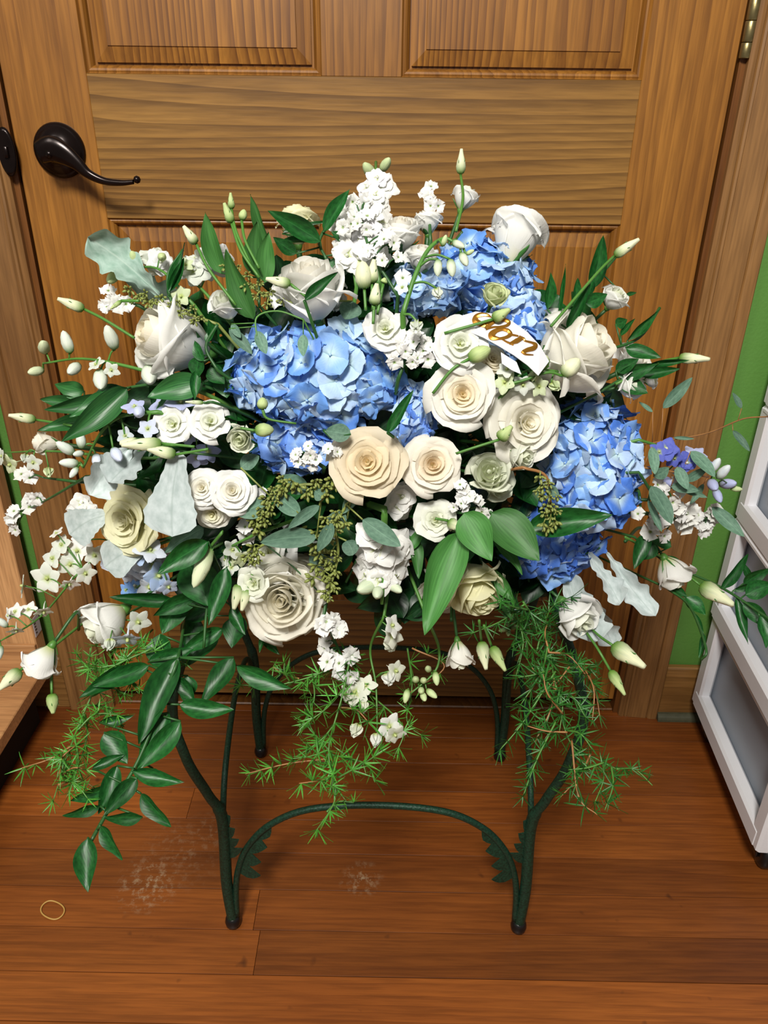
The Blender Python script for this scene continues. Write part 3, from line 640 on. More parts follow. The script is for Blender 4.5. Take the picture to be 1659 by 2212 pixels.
def rose(px, py, rpx, d, label, kind='rose', col=WHITE, heart=None, n=21, dd=0.0, group='white and cream roses of the bouquet', name='rose', cat='rose', sq=1.0, sepals=True, seed=None, stemto=None):
    p = P(px, py, dd); s = rpx*depth(p)/F*1.08; dv = DV(*d)
    root = empty(name, frame_m(p-dv*s*0.10, dv, (s, s, s*sq), frnd.uniform(0, 6)), label, cat, group)
    seed = frnd.randint(0, 3) if seed is None else seed; a = 0; heart = heart or mixc(col, CREAM, .3)
    for k in range(n):
        t = k/(n-1); a += 2.399+frnd.uniform(-.25, .25) if t < .4 else 2*pi/3.0+0.37+frnd.uniform(-.2, .2)
        tq = [0, .04, .08, .12, .17, .22, .27, .32, .37, .42, .47, .52, .57, .62, .67, .72, .77, .82, .86, .90, .93, .96, .98, 1.0]; tq = tq[int(t*23)]
        tilt = Matrix.Rotation(frnd.uniform(-.09, .09)*(1.15-.85*t), 4, 'X')
        c = mixc(heart, col, min(1, t*1.5)); j = frnd.uniform(.94, 1.04); c = (c[0]*j, c[1]*j, c[2]*j, 1)
        link('petal', rose_petal(tq, seed, kind), root, spin(a) @ tilt @ Matrix.Scale(frnd.uniform(.96, 1.04), 4), c)
    zb = {'rose': -1.25, 'open': -.95, 'bulb': -1.35, 'lis': -.95, 'liscup': -1.05}[kind]
    b_ = simple('calyx', lambda b: b.lathe([(.001, -.22), (.10, -.2), (.17, -.08), (.2, .03), (.12, .1), (.001, .1)], 12), M_stem)
    link('calyx', b_, root, Matrix.Translation((0, 0, zb+.04)))
    if sepals:
        for k in range(5):
            me = mat_variant(leafmesh('ruscus', k), M_alst)
            L_ = frnd.uniform(.65, .95) if kind != 'lis' and kind != 'liscup' else frnd.uniform(.5, .8); wd = .34 if kind not in ('lis', 'liscup') else .13
            M_ = spin(k*2*pi/5+.3) @ Matrix.Translation((.12, 0, zb+.0)) @ Matrix.Rotation(-radians(frnd.uniform(35, 62)), 4, 'Y') @ Matrix.Rotation(-pi/2, 4, 'Z') @ Matrix.Diagonal((wd, L_, L_, 1))
            link('sepal', me, root, M_)
    bp_ = root.matrix_world @ Vector((0, 0, zb-.1)); cp = stemto or to_core(bp_)
    stem_local(root, bez([bp_, bp_-dv*0.03+(cp-bp_)*.2, cp], 6), 0.0026 if kind in ('rose', 'open', 'bulb') else 0.0016, mat=M_stemd)
    return root
def lis(px, py, rpx, d, label, kind='lis', col=WHITE, n=13, dd=0.012, heart=None, **k):
    return rose(px, py, rpx, d, label, kind, col, heart or mixc(col, GREENW, .6), n, dd, group='white lisianthus blooms of the bouquet', name='lisianthus', cat='lisianthus', **k)
def small_bud(b):
    b.lathe([(.02, 0), (.14, .05), (.20, .18), (.21, .32), (.185, .5), (.14, .68), (.095, .84), (.075, .93), (.055, 1.0), (.001, .97)], 20)
    b.V = [(x*(1+.07*cos(4*(u*2*pi)+7*z)), y*(1+.07*cos(4*(u*2*pi)+7*z)), z) for (x, y, z), (u, v) in zip(b.V, b.U)]
def fat_bud(b):
    b.lathe([(.03, 0), (.22, .08), (.32, .28), (.34, .5), (.27, .75), (.14, .93), (.001, 1.0)], 20)
    b.V = [(x*(1+.075*abs(cos(2.5*(u*2*pi)+2*z))-.04), y*(1+.075*abs(cos(2.5*(u*2*pi)+2*z))-.04), z) for (x, y, z), (u, v) in zip(b.V, b.U)]
def bud(bp, tp, wpx, label, dd=0.015, tz=0.0, group='closed lisianthus buds of the bouquet', name='lisianthus_bud', cat='flower bud', col=(.74, .76, .44, 1), fat=False, stem=None):
    A = P(*bp, dd); Bp = P(*tp, dd); s = depth(A)/F
    A = A; Bp = CAM+(Bp-CAM)*((A-CAM).length/(Bp-CAM).length)-FW*tz
    L_ = (Bp-A).length; w = wpx*s/(0.42 if not fat else .68)
    root = empty(name, frame_m(A, Bp-A, (w, w, L_)), label, cat, group)
    me = simple('closed_petals_fat' if fat else 'closed_petals', fat_bud if fat else small_bud, M_bud)
    link('closed_petals', me, root, color=col)
    for k in range(4):
        me = mat_variant(leafmesh('ruscus', k), M_alst)
        link('sepal', me, root, spin(k*pi/2+.5) @ Matrix.Translation((.10 if not fat else .2, 0, 0.01)) @ Matrix.Rotation(-radians(80), 4, 'Y') @ Matrix.Rotation(-pi/2, 4, 'Z') @ Matrix.Diagonal((.13, .62, .62, 1)))
    dv = (A-Bp).normalized()
    if stem: pts = [A]+[P(*q, dd-.004*i) for i, q in enumerate(stem)]
    else: pts = [A, A+dv*L_*0.8+(to_core(A, .1)-A)*.5, to_core(A, .8)]
    stem_local(root, bez(pts, 6), 0.0013, mat=M_stemd if not stem else M_stem)
    return root

# ---- hydrangea
def hyd_floret(var):
    def fn(b):
        r_ = random.Random(var+5)
        for k in range(4):
            a0 = k*pi/2+r_.uniform(-.12, .12); ph = r_.uniform(0, 30); zc = (0.05 if k % 2 else -0.02); L_ = r_.uniform(.92, 1.08); cup = r_.uniform(.12, .34)
            def f(u, v, a0=a0, ph=ph, zc=zc, L_=L_, cup=cup):
                x = 2*u-1; w = 0.66*(sin(pi*min(1, v*.95+.02)**0.82)**0.5); r = (0.04+L_*v)*(1-.10*abs(x)**2*v); X = x*w*min(1, v*2.4+.1)
                z = cup*r*r-0.10*abs(x)**2+zc*(v)+0.055*nz3(x*2.2+ph, v*3, ph)*2*v; q = 0.02*sin(x*14+ph)*(v > .8)
                return Vector(((r+q)*cos(a0)-X*sin(a0), (r+q)*sin(a0)+X*cos(a0), z))
            b.grid(f, 6, 6)
        b.lathe([(.001, .10), (.06, .08), (.075, .03), (.04, -.02)], 7)
    return simple(('floret', var), fn, M_hyd)
hfl = [hyd_floret(i) for i in range(5)]
def hydrangea(px, py, ax, ay, label, c1, c2, dd=0.0, n=120, rad=37, pale=0.3, seed=1, az=None, dens=None):
    p = P(px, py, dd-0.0); s = depth(p)/F; R3 = (ax*s, ay*s, (az or min(ax, ay)*0.95)*s); ctr = p+FW*R3[2]*0.9
    root = empty('hydrangea', Matrix.Translation(ctr), label, 'hydrangea', 'blue hydrangea heads of the bouquet')
    r_ = random.Random(seed)
    for k in range(n):
        zf = 1-2*(k+.5)/n; a = 2.39996*k; q = sqrt(1-zf*zf); v = Vector((q*cos(a), q*sin(a), zf))
        if zf < -0.55: continue
        j = r_.uniform(.86, 1.0); lump = 1+0.10*nz3(v.x*2+seed, v.y*2, v.z*2)*2
        off = (RT*v.x*R3[0]+UP*v.y*R3[1]-FW*v.z*R3[2])*j*lump
        nrm = (RT*v.x/R3[0]+UP*v.y/R3[1]-FW*v.z/R3[2]).normalized(); nrm = (nrm+Vector([r_.gauss(0, .26) for _ in range(3)])).normalized()
        sc = rad*s*r_.uniform(.85, 1.3); t = min(1, max(0, .5+nz3(v.x*1.6+seed*3, v.y*1.6, v.z)*1.1+r_.gauss(0, .22))); c = mixc(c1, c2, t)
        if r_.random() < pale: c = mixc(c, (.66, .80, .92, 1), .65)
        elif r_.random() < .3: c = mixc(c, (.08, .22, .74, 1), .6)
        link('floret', hfl[r_.randrange(5)], root, frame_m(off-nrm*sc*.2, nrm, sc, r_.uniform(0, 6)), c)
    b = MB(); b.grid(lambda u, v: (RT*cos(2*pi*u)*sin(pi*v)*R3[0]+UP*sin(2*pi*u)*sin(pi*v)*R3[1]-FW*cos(pi*v)*R3[2])*.70, 20, 12, wrap=True)
    link('flower_core', mesh('flower_core', b.V, b.F, b.U, True, M_hyd), root, color=mixc(c1, (.2, .35, .4, 1), .4))
    stem_local(root, [ctr, ctr+(FC-ctr)*.8], .004)
    return root

# ---- small florets
def star5(var, kind):
    def fn(b):
        r_ = random.Random(var*3+len(kind)); N_ = {'delph': 5, 'stock': 8, 'stat': 5, 'nod': 5}[kind]
        for k in range(N_):
            lay = k//5 if kind == 'stock' else 0
            a0 = k*2*pi/5+lay*.6+r_.uniform(-.15, .15); ph = r_.uniform(0, 30); L_ = r_.uniform(.85, 1.1)*(1-.42*lay)
            op = {'delph': r_.uniform(.15, .45), 'stock': .10+.75*lay+r_.uniform(-.1, .12), 'stat': .75+r_.uniform(-.1, .1), 'nod': 1.25}[kind]
            wid = {'delph': .42, 'stock': .56, 'stat': .62, 'nod': .5}[kind]; rf = {'delph': .03, 'stock': .05, 'stat': .12, 'nod': .02}[kind]
            def f(u, v, a0=a0, ph=ph, L_=L_, op=op):
                x = 2*u-1; w = wid*(sin(pi*min(1, v*.93+.03)**0.7)**.7 if kind != 'stat' else (.25+.75*v)); X = x*w
                e = op*(1-.55*v if kind != 'nod' else 1+.6*v) ; rr = 0.05+L_*v*cos(e)*(.55 if kind == 'nod' else 1); z = L_*v*sin(min(1.5, e))+.15*(-x*x)*.4*v+rf*nz3(x*3+ph, v*3, ph)*2.5*v+(rf*.8*sin(x*9+ph) if v > .7 else 0)
                return Vector((rr*cos(a0)-X*sin(a0), rr*sin(a0)+X*cos(a0), z))
            b.grid(f, 5, 5)
    return simple((kind+'_floret', var), fn, M_flo if kind != 'stat' else M_papery)
FL = {k: [star5(i, k) for i in range(3)] for k in ('delph', 'stock', 'stat', 'nod')}
def spur(b): b.tube([(0, 0, 0), (0, .05, -.35), (0, .22, -.8), (0, .42, -1.05)], [.10, .09, .05, .02], 6)
def spike(kind, path, items, label, name, cat, group, dd=0.0, stemr=0.0018, cols=None, smat=None, budcol=BUDG, mid=None):
    """a flowering stem: path in picture points, items = (x, y, r, type, dirx, diry, dirz) florets along it"""
    pts = [P(q[0], q[1], dd+(q[2] if len(q) > 2 else 0)) for q in path]; base = pts[0]
    root = empty(name, Matrix.Translation(base), label, cat, group)
    cv = bez(pts, 6); inner = to_core(base, .8)
    stem_local(root, [inner]+cv, [stemr*1.1]+[stemr*(1-.55*k/len(cv)) for k in range(len(cv))], mat=smat or M_stem)
    for it in items:
        x, y, r, ty = it[:4]; dx, dy, dz = (it[4:7] if len(it) > 6 else (None,)*3); off = it[7] if len(it) > 7 else 0.008; col = it[8] if len(it) > 8 else None
        q = P(x, y, dd+off); s = r*depth(q)/F
        near = min(cv, key=lambda c: (c-q).length)
        if dx is None:
            o = (q-near); dv = (o.normalized()*.6-FW*.8+Vector([frnd.gauss(0, .25) for _ in range(3)])).normalized()
        else: dv = DV(dx, dy, dz)
        c = col or (frnd.choice(cols) if cols else WHITE)
        if ty == 'bud':
            me = simple('closed_petals_fat', fat_bud, M_bud); o = link('bud', me, root, Matrix.Translation(-base) @ frame_m(q-dv*s, dv, (s*1.5, s*1.5, s*2.1)), col or budcol)
            back = q-dv*s
        else:
            o = link('floret', FL[ty][frnd.randrange(3)], root, Matrix.Translation(-base) @ frame_m(q-dv*s*.2, dv, s, frnd.uniform(0, 6)), c)
            back = q-dv*s*.3
            if ty == 'delph': link('spur', simple('spur', spur, M_flo), root, Matrix.Translation(-base) @ frame_m(q-dv*s*.1, dv, s, frnd.uniform(0, 6)), c)
            if ty in ('stock', 'delph'):
                link('floret_center', simple('floret_center', lambda b: b.lathe([(.001, .28), (.09, .25), (.12, .12), (.08, 0)], 7), M_flo), root, Matrix.Translation(-base) @ frame_m(q-dv*s*.2, dv, s), (.62, .70, .30, 1) if ty == 'delph' else WHITE)
        if (near-back).length > .006: stem_local(root, bez([near, (near+back)/2+Vector((0, 0, .003)), back], 3), stemr*.45, 'pedicel', smat or M_stem, 5)
    return root
def scatter(path, n, r, ty, w, seed=0, jit=.25, taper=0.0, budfrom=2.0, z=None):
    """n florets along a picture path, within w pixels of it"""
    r_ = random.Random(seed); out = []
    L_ = [0]
    for a, b in zip(path, path[1:]): L_.append(L_[-1]+sqrt((a[0]-b[0])**2+(a[1]-b[1])**2))
    for k in range(n):
        t = (k+.5)/n; d_ = t*L_[-1]; i = max(j for j in range(len(path)-1) if L_[j] <= d_); f = (d_-L_[i])/(L_[i+1]-L_[i])
        x = path[i][0]*(1-f)+path[i+1][0]*f; y = path[i][1]*(1-f)+path[i+1][1]*f
        tx, ty_ = path[i+1][0]-path[i][0], path[i+1][1]-path[i][1]; l = sqrt(tx*tx+ty_*ty_); nx, ny = -ty_/l, tx/l
        sd = (-1, 1, 0)[k % 3]*w*r_.uniform(.6, 1.0)*(1-taper*t); rr = r*r_.uniform(1-jit, 1+jit)*(1-taper*.5*t)
        out.append((x+nx*sd, y+ny*sd, rr*(.7 if t > budfrom else 1), 'bud' if t > budfrom else ty)+((nx*sd/w*.9+tx/l*.25, -(ny*sd/w*.9+ty_/l*.25), .7+.2*r_.random()) if True else ()) +(0.012 if sd == 0 else .004,))
    return out

# ---- leaves and sprays
def leaf_M(A, Bp, w, roll=0.0, hint=None):
    y = (Bp-A); L_ = y.length; y.normalize(); z = (hint or (-FW)); z = (z-y*z.dot(y)).normalized(); x = y.cross(z)
    c, s = cos(roll), sin(roll); x, z = x*c+z*s, z*c-x*s
    return Matrix(((x.x*w, y.x*L_, z.x*L_, A.x), (x.y*w, y.y*L_, z.y*L_, A.y), (x.z*w, y.z*L_, z.z*L_, A.z), (0, 0, 0, 1)))
KW = {'ruscus': .92, 'euc': .95, 'round': 1, 'alst': .9, 'spoon': 1, 'lobed': 1, 'needle': 1}
def spray(stem, leaves, label, name, cat, group=None, kind='ruscus', dd=0.0, mat=None, smat=None, stemr=0.0014, inner=True, seeds=(), lstem=True):
    """leaves: (bx, by, tx, ty, width_px, ddbase, ddtip, roll)"""
    pts = [P(q[0], q[1], dd+(q[2] if len(q) > 2 else 0)) for q in stem] if stem else None
    base = pts[0] if pts else P(leaves[0][0], leaves[0][1], dd+(leaves[0][5] if len(leaves[0]) > 5 else 0))
    root = empty(name, Matrix.Translation(base), label, cat, group)
    cv = bez(pts, 6) if pts else [base, base+(FC-base)*.15]
    full = ([to_core(base, .7)] if inner else [])+cv if pts else [to_core(base, .7), base]
    stem_local(root, full, stemr, mat=smat or M_stemd)
    for i, l in enumerate(leaves):
        bx, by, tx, ty, w = l[:5]; db = l[5] if len(l) > 5 else 0; dt = l[6] if len(l) > 6 else db+.006; ro = l[7] if len(l) > 7 else frnd.uniform(-.35, .35); kd = l[8] if len(l) > 8 else kind
        A = P(bx, by, dd+db); T_ = P(tx, ty, dd+db); T_ = CAM+(T_-CAM).normalized()*((A-CAM).length-(dt-db))
        wm = w*depth(A)/F/KW[kd]
        me = leafmesh(kd, frnd.randrange(5)); me = mat_variant(me, mat) if mat else me
        link('leaf', me, root, Matrix.Translation(-base) @ leaf_M(A, T_, wm, ro))
        if lstem and pts:
            nr = min(cv, key=lambda c: (c-A).length)
            if .002 < (nr-A).length < .06: stem_local(root, [nr, A], stemr*.6, 'leaf_stalk', smat or M_stemd, 5)
    for sd in seeds:
        x, y, r = sd[:3]; q = P(x, y, dd+(sd[3] if len(sd) > 3 else .01)); s = r*depth(q)/F; nr = min(cv, key=lambda c: (c-q).length)
        dv = ((q-nr).normalized()*.6+Vector((0, -.35, -.55))).normalized()
        link('seed_cluster', SEED[frnd.randrange(3)], root, Matrix.Translation(-base) @ frame_m(q-dv*s*.4, dv, s, frnd.uniform(0, 6)))
        if (nr-q).length > .004: stem_local(root, bez([nr, (nr+q)/2+Vector((0, 0, .003)), q-dv*s*.4], 3), .0007, 'twig', M_seed, 5)
    return root
def seedc(var):
    def fn(b):
        r_ = random.Random(var)
        for k in range(7):
            th = .25+.75*(k > 0)*r_.uniform(.5, 1.1); a = k*2.4; d = Vector((sin(th)*cos(a), sin(th)*sin(a), cos(th)))
            L_ = r_.uniform(.6, .95); p0 = d*.02; b.tube([p0, d*L_*.5, d*L_*.62, d*L_*.85, d*(L_+.08), d*(L_+.2)], [.035, .05, .13, .175, .12, .03], 7)
    return simple(('seed_cluster', var), fn, M_seed)
SEED = [seedc(i) for i in range(3)]

# ================================================================== THE BOUQUET
HC1, HC2 = (0.13, 0.32, 0.80, 1), (0.30, 0.52, 0.90, 1)
hydrangea(676, 798, 194, 120, 'largest pale to mid blue hydrangea head left of centre', (.17, .38, .84, 1), (.42, .62, .90, 1), dd=.006, n=170, rad=37, pale=.42, seed=1)
hydrangea(640, 955, 95, 62, 'small blue hydrangea head peeking out below the largest one', (.12, .28, .76, 1), (.34, .54, .88, 1), dd=-.022, n=70, rad=34, seed=2)
hydrangea(895, 900, 44, 72, 'narrow blue hydrangea piece between the cream roses and the largest head', (.12, .28, .78, 1), (.34, .54, .90, 1), dd=-.012, n=50, rad=34, seed=3)
hydrangea(1050, 585, 112, 88, 'blue hydrangea head at the top beside the upright white rose', (.13, .32, .80, 1), (.34, .56, .90, 1), dd=-.015, n=110, rad=35, pale=.35, seed=4)
hydrangea(1105, 680, 85, 70, 'blue hydrangea piece behind the gold lettered ribbon', (.10, .28, .80, 1), (.40, .60, .90, 1), dd=-.015, n=70, rad=35, pale=.3, seed=5)
hydrangea(925, 610, 75, 60, 'pale blue hydrangea piece behind the nodding white buds', (.30, .50, .86, 1), (.48, .68, .92, 1), dd=-.02, n=64, rad=34, pale=.5, seed=6)
hydrangea(1294, 1000, 113, 154, 'tall deep blue hydrangea head on the right side', (.09, .24, .76, 1), (.26, .48, .88, 1), dd=.0, n=150, rad=37, pale=.22, seed=7)
hydrangea(1205, 1165, 108, 84, 'deep blue hydrangea head low on the right under the green leaf', (.08, .20, .70, 1), (.26, .46, .86, 1), dd=-.008, n=96, rad=36, pale=.15, seed=8)

# roses
rose(664, 568, 76, (-.10, .76, .62), 'large white rose in the upper left centre tilted upward', 'rose', WHITE, sq=1.3, dd=.02)
rose(300, 714, 96, (-.76, .14, .60), 'large white rose lying on its side at the far left', 'bulb', WHITE, mixc(IVORY, CREAM, .4), sq=1.12, dd=.02)
rose(638, 442, 46, (-.05, .95, .25), 'small greenish cream rose behind the dark leaves at the top left', 'bulb', PALEY, sq=1.2, dd=.0)
rose(1130, 450, 68, (.22, .96, .06), 'closed white rose standing upright at the top right', 'bulb', WHITE, sq=1.2, dd=.012)
rose(1302, 726, 92, (.66, .36, .55), 'large white rose at the right tilted to the upper right', 'rose', IVORY if 0 else mixc(WHITE, IVORY, .4), sq=1.3, dd=.02)
rose(1000, 850, 68, (-.04, -.05, 1), 'open white rose with a pale yellow heart right of centre', 'open', mixc(WHITE, IVORY, .4), CREAM, dd=.03)
rose(1150, 912, 82, (.25, -.05, .95), 'very large white rose beside the tall deep blue hydrangea', 'open', mixc(WHITE, IVORY, .5), IVORY, dd=.02)
rose(1085, 895, 62, (-.6, .0, .75), 'white rose tucked behind the left edge of the very large one', 'rose', mixc(WHITE, IVORY, .4), IVORY, dd=-.004)
rose(793, 995, 76, (.0, .12, 1), 'cream peach rose facing forward at the very centre', 'open', (.80, .71, .54, 1), CREAM, dd=.03)
rose(937, 1003, 62, (.04, .0, 1), 'ivory rose with a tight tan heart right of the cream peach one', 'open', mixc(WHITE, CREAM, .3), (.84, .68, .44, 1), dd=.02)
rose(255, 1130, 72, (-.40, -.12, .9), 'pale yellow loosely opened rose at the left', 'open', PALEY, (.78, .76, .56, 1), dd=.022)
rose(650, 1236, 58, (.1, .6, .8), 'white rose tucked behind the top of the lowest large rose', 'rose', mixc(WHITE, PALEY, .3), dd=-.004)
rose(602, 1302, 80, (-.06, -.02, 1), 'large creamy white rose lowest in the bouquet left of centre', 'rose', mixc(WHITE, IVORY, .6), IVORY, dd=.024)
rose(1046, 1312, 60, (.25, -.68, .62), 'pale yellow green rose at the bottom right of centre facing down', 'rose', PALEY, (.80, .78, .52, 1), sq=1.4, dd=.02)
rose(866, 470, 48, (-.05, .75, .6), 'small white rose at the top centre behind the stock spike', 'bulb', WHITE, dd=.002)
rose(925, 452, 34, (.0, .9, .35), 'small closed white rose right of the top centre', 'bulb', WHITE, dd=-.01)
rose(915, 530, 40, (.05, .75, .55), 'small white rose above the pale blue hydrangea piece', 'bulb', WHITE, dd=.0)
rose(1068, 770, 32, (.2, .2, .9), 'small cream rose half hidden below the gold lettered ribbon', 'open', mixc(IVORY, CREAM, .3), n=18, dd=.0)
rose(1390, 770, 44, (.45, .3, .6), 'white rose half hidden behind the large right rose', 'rose', WHITE, dd=-.025)
rose(70, 955, 26, (-.9, .06, .35), 'slim white rosebud lying sideways at the far left edge', 'bulb', mixc(WHITE, IVORY, .6), sq=1.5, dd=.0)
rose(432, 1052, 40, (-.1, .1, 1), 'left bloom of three small white spray roses', 'open', WHITE, IVORY, n=20, dd=.022)
rose(500, 1058, 44, (.1, .1, 1), 'right bloom of three small white spray roses', 'open', WHITE, IVORY, n=20, dd=.022)
rose(455, 1115, 36, (-.1, -.4, .9), 'lower bloom of three small white spray roses', 'open', mixc(WHITE, IVORY, .4), PALEY, n=18, dd=.018)
rose(942, 1300, 42, (-.2, -.5, .7), 'shaded white rose behind the long fresh green leaf', 'rose', mixc(WHITE, PALEY, .4), n=18, dd=-.03)

# lisianthus
lis(1012, 408, 34, (.35, .9, .25), 'white lisianthus standing highest at the top right of centre', 'liscup', WHITE, sq=1.15, dd=.0, stemto=P(1000, 500, -.03))
lis(366, 912, 42, (-.1, .12, .95), 'white lisianthus left of two below the left leaves', dd=.02)
lis(452, 903, 42, (.1, .2, .95), 'white lisianthus right of two beside the largest hydrangea', dd=.02)
lis(482, 640, 40, (-.1, .55, .7), 'white lisianthus cup above the left end of the largest hydrangea', 'liscup', WHITE, sq=1.2, dd=.01)
lis(832, 703, 46, (0, .12, 1), 'ruffled white lisianthus above the centre of the bouquet', dd=.02)
lis(998, 735, 58, (.08, .08, 1), 'largest open white lisianthus left of the gold lettered ribbon', dd=.03)
lis(1072, 625, 35, (.15, .5, .75), 'greenish white lisianthus in front of the top hydrangea', 'liscup', GREENW, dd=.03)
lis(1338, 630, 36, (.35, .55, .6), 'white lisianthus at the upper right edge', 'liscup', WHITE, n=16, dd=.0)
lis(1378, 832, 38, (.6, .0, .65), 'white lisianthus at the right above the deep blue hydrangea', 'liscup', WHITE, dd=.01)
lis(1418, 818, 22, (.7, .1, .4), 'small white lisianthus behind the one at the right edge', 'liscup', WHITE, n=8, dd=-.02)
lis(1058, 1015, 52, (-.1, .25, .95), 'pale green lisianthus left of the tall hydrangea', 'liscup', mixc(WHITE, GREENW, .45), dd=.018)
lis(1090, 1050, 44, (.55, -.3, .7), 'pale green lisianthus facing right beside the white statice', 'liscup', mixc(WHITE, GREENW, .55), dd=.014)
lis(1140, 990, 36, (.6, -.35, .65), 'small pale lisianthus under the very large rose', 'liscup', mixc(WHITE, GREENW, .3), sq=1.2, dd=.024)
lis(940, 1122, 40, (-.1, .1, .95), 'small white lisianthus above the long fresh green leaves', 'lis', mixc(WHITE, GREENW, .2), dd=.022)
lis(1264, 1352, 60, (.45, -.55, .6), 'white lisianthus at the lower right below the silver leaves', 'liscup', WHITE, n=12, sq=1.1, dd=.05)
lis(1466, 1262, 46, (.45, -.88, .12), 'white lisianthus hanging at the far right', 'liscup', WHITE, n=10, sq=1.15, dd=.0, stemto=P(1350, 1170, -.01))
lis(994, 1440, 36, (.10, -.98, .14), 'white lisianthus hanging upside down below the right centre', 'liscup', mixc(WHITE, IVORY, .3), n=10, sq=1.3, dd=.0, stemto=P(975, 1340, -.01))
lis(195, 1368, 66, (-.62, -.5, .5), 'large white lisianthus at the lower left', 'liscup', WHITE, sq=1.1, dd=.02)
lis(74, 1455, 46, (-.5, -.85, .12), 'white lisianthus hanging at the far lower left', 'liscup', WHITE, sq=1.25, dd=.012, stemto=P(170, 1360, .0))
lis(515, 952, 34, (-.15, -.4, .85), 'small greenish lisianthus left of the lower hydrangea', 'liscup', mixc(WHITE, GREENW, .45), dd=.02)
lis(542, 1262, 35, (-.2, .0, .95), 'small cream lisianthus beside the lowest large rose', 'lis', mixc(WHITE, GREENW, .3), n=11, dd=.034)
lis(565, 1190, 60, (-.3, .3, .9), 'flat white lisianthus behind the eucalyptus seeds', 'lis', WHITE, n=9, dd=-.01)
lis(725, 640, 0.1+34, (.2, .4, .7), 'white lisianthus half hidden right of the upper rose', 'liscup', WHITE, n=8, dd=-.02)

# closed buds
BD = [((995, 377), (997, 321), 20, 'pale green bud standing highest in the bouquet', [(1000, 430), (985, 500)]),
 ((1327, 553), (1381, 516), 23, 'pale bud reaching to the upper right in front of the door panel', [(1290, 590), (1190, 705)]),
 ((182, 668), (124, 645), 24, 'slim pale bud pointing left above the side lying rose', [(225, 690), (290, 730)]),
 ((78, 907), (18, 897), 22, 'slim pale bud pointing left at the left edge', [(130, 915), (210, 930)]),
 ((424, 527), (396, 488), 22, 'slim pale bud above the white stock at the upper left', [(450, 580), (510, 660)]),
 ((500, 482), (484, 438), 20, 'greenish bud left of the pair at the upper left top', [(520, 540), (560, 600)]),
 ((500, 452), (498, 416), 15, 'small green bud topmost at the upper left', [(510, 500), (545, 580)]),
 ((522, 476), (528, 452), 18, 'round green bud right of the upper left pair', [(530, 520), (560, 580)]),
 ((1466, 773), (1534, 776), 24, 'slim pale bud pointing right at the far right', [(1420, 785), (1330, 830)]),
 ((1512, 1263), (1586, 1308), 36, 'pale bud at the far right in front of the white drawer cart', [(1440, 1210), (1350, 1160)]),
 ((1322, 1393), (1394, 1442), 38, 'large pale bud pointing down right at the lower right', [(1290, 1370), (1250, 1330)]),
 ((1318, 1448), (1350, 1502), 22, 'green bud pointing down at the lower right', [(1290, 1400), (1255, 1350)]),
 ((1040, 1385), (1050, 1447), 27, 'pale green bud hanging below the yellow green rose', [(1035, 1340)]),
 ((1062, 1396), (1092, 1450), 24, 'slim green bud hanging right of another below the rose', [(1045, 1350)]),
 ((45, 1447), (-4, 1490), 30, 'pale green bud at the lower left picture edge', [(110, 1400), (200, 1330)]),
 ((112, 1498), (115, 1542), 26, 'green bud hanging below the lower left lisianthus', [(110, 1440)]),
 ((350, 958), (262, 962), 30, 'long pale green bud of a pair below the two lisianthus', [(420, 965)]),
 ((380, 982), (318, 970), 28, 'lower pale green bud below the two lisianthus', [(450, 970)]),
 ((300, 958), (258, 957), 28, 'short pale green bud leftmost of the horizontal group', [(380, 962)]),
 ((550, 930), (592, 928), 30, 'round green bud left of the lower hydrangea', [(520, 925)]),
 ((567, 885), (567, 858), 24, 'small round green bud on the largest hydrangea', [(580, 905), (640, 915)]),
 ((1078, 950), (1106, 920), 28, 'green bud in front of the very large rose', [(1030, 965), (985, 980)]),
 ((1012, 776), (1060, 752), 34, 'green bud in front of the largest lisianthus', [(975, 800), (935, 850)]),
 ((1064, 690), (1102, 668), 26, 'green bud above the gold lettered ribbon', [(1030, 700), (960, 720)]),
 ((787, 625), (783, 563), 36, 'white green half closed bud in the upper centre', [(790, 670)]),
 ((803, 612), (808, 560), 26, 'green bud right of the white green half closed one', [(806, 670)]),
 ((808, 660), (814, 612), 26, 'pale green bud above the centre lisianthus', [(806, 700)]),
 ((828, 612), (832, 600), 16, 'tiny green bud above the centre lisianthus', [(815, 680)]),
 ((968, 1125), (1002, 1148), 24, 'pale green bud right of the small white lisianthus', [(940, 1120)]),
 ((516, 1262), (505, 1317), 26, 'pale green bud left of the lowest large rose', [(530, 1240)]),
 ((535, 1272), (522, 1320), 22, 'pale green bud touching the lowest large rose', [(545, 1240)]),
 ((262, 650), (238, 668), 10, 'tiny bud above the side lying rose', [(300, 650)]),
 ((628, 614), (574, 602), 24, 'pale green bud sticking out left of the upper white rose', [(660, 640)]),
 ((1185, 790), (1150, 770), 34, 'white bud below the gold lettered ribbon', [(1150, 815), (1100, 830)]),
 ((1215, 812), (1252, 775), 36, 'white bud on the left side of the large right rose', [(1180, 805), (1110, 830)])]
for (a, t, w, lb, st) in BD:
    fat = (w >= 34 and a[0] < 1300) or 'round' in lb
    bud(a, t, w, lb, dd=.026 if not (a[0] > 1400 or a[0] < 120) else .008, fat=fat, stem=st, col=(.78, .79, .52, 1) if 'pale' in lb or 'white' in lb else (.50, .60, .26, 1), tz=0)
# two broad striped buds
bud((455, 1180), (418, 1270), 34, 'large white and green striped bud in front of the dark leaf at the lower left', dd=.03, fat=True, col=(.74, .80, .52, 1), stem=[(480, 1150)])
bud((440, 870), (0.1+400, 868), 10, 'tiny bud between the two white lisianthus', dd=.02, col=(.7, .75, .5, 1))

ST = 'white stock and statice stems of the bouquet'
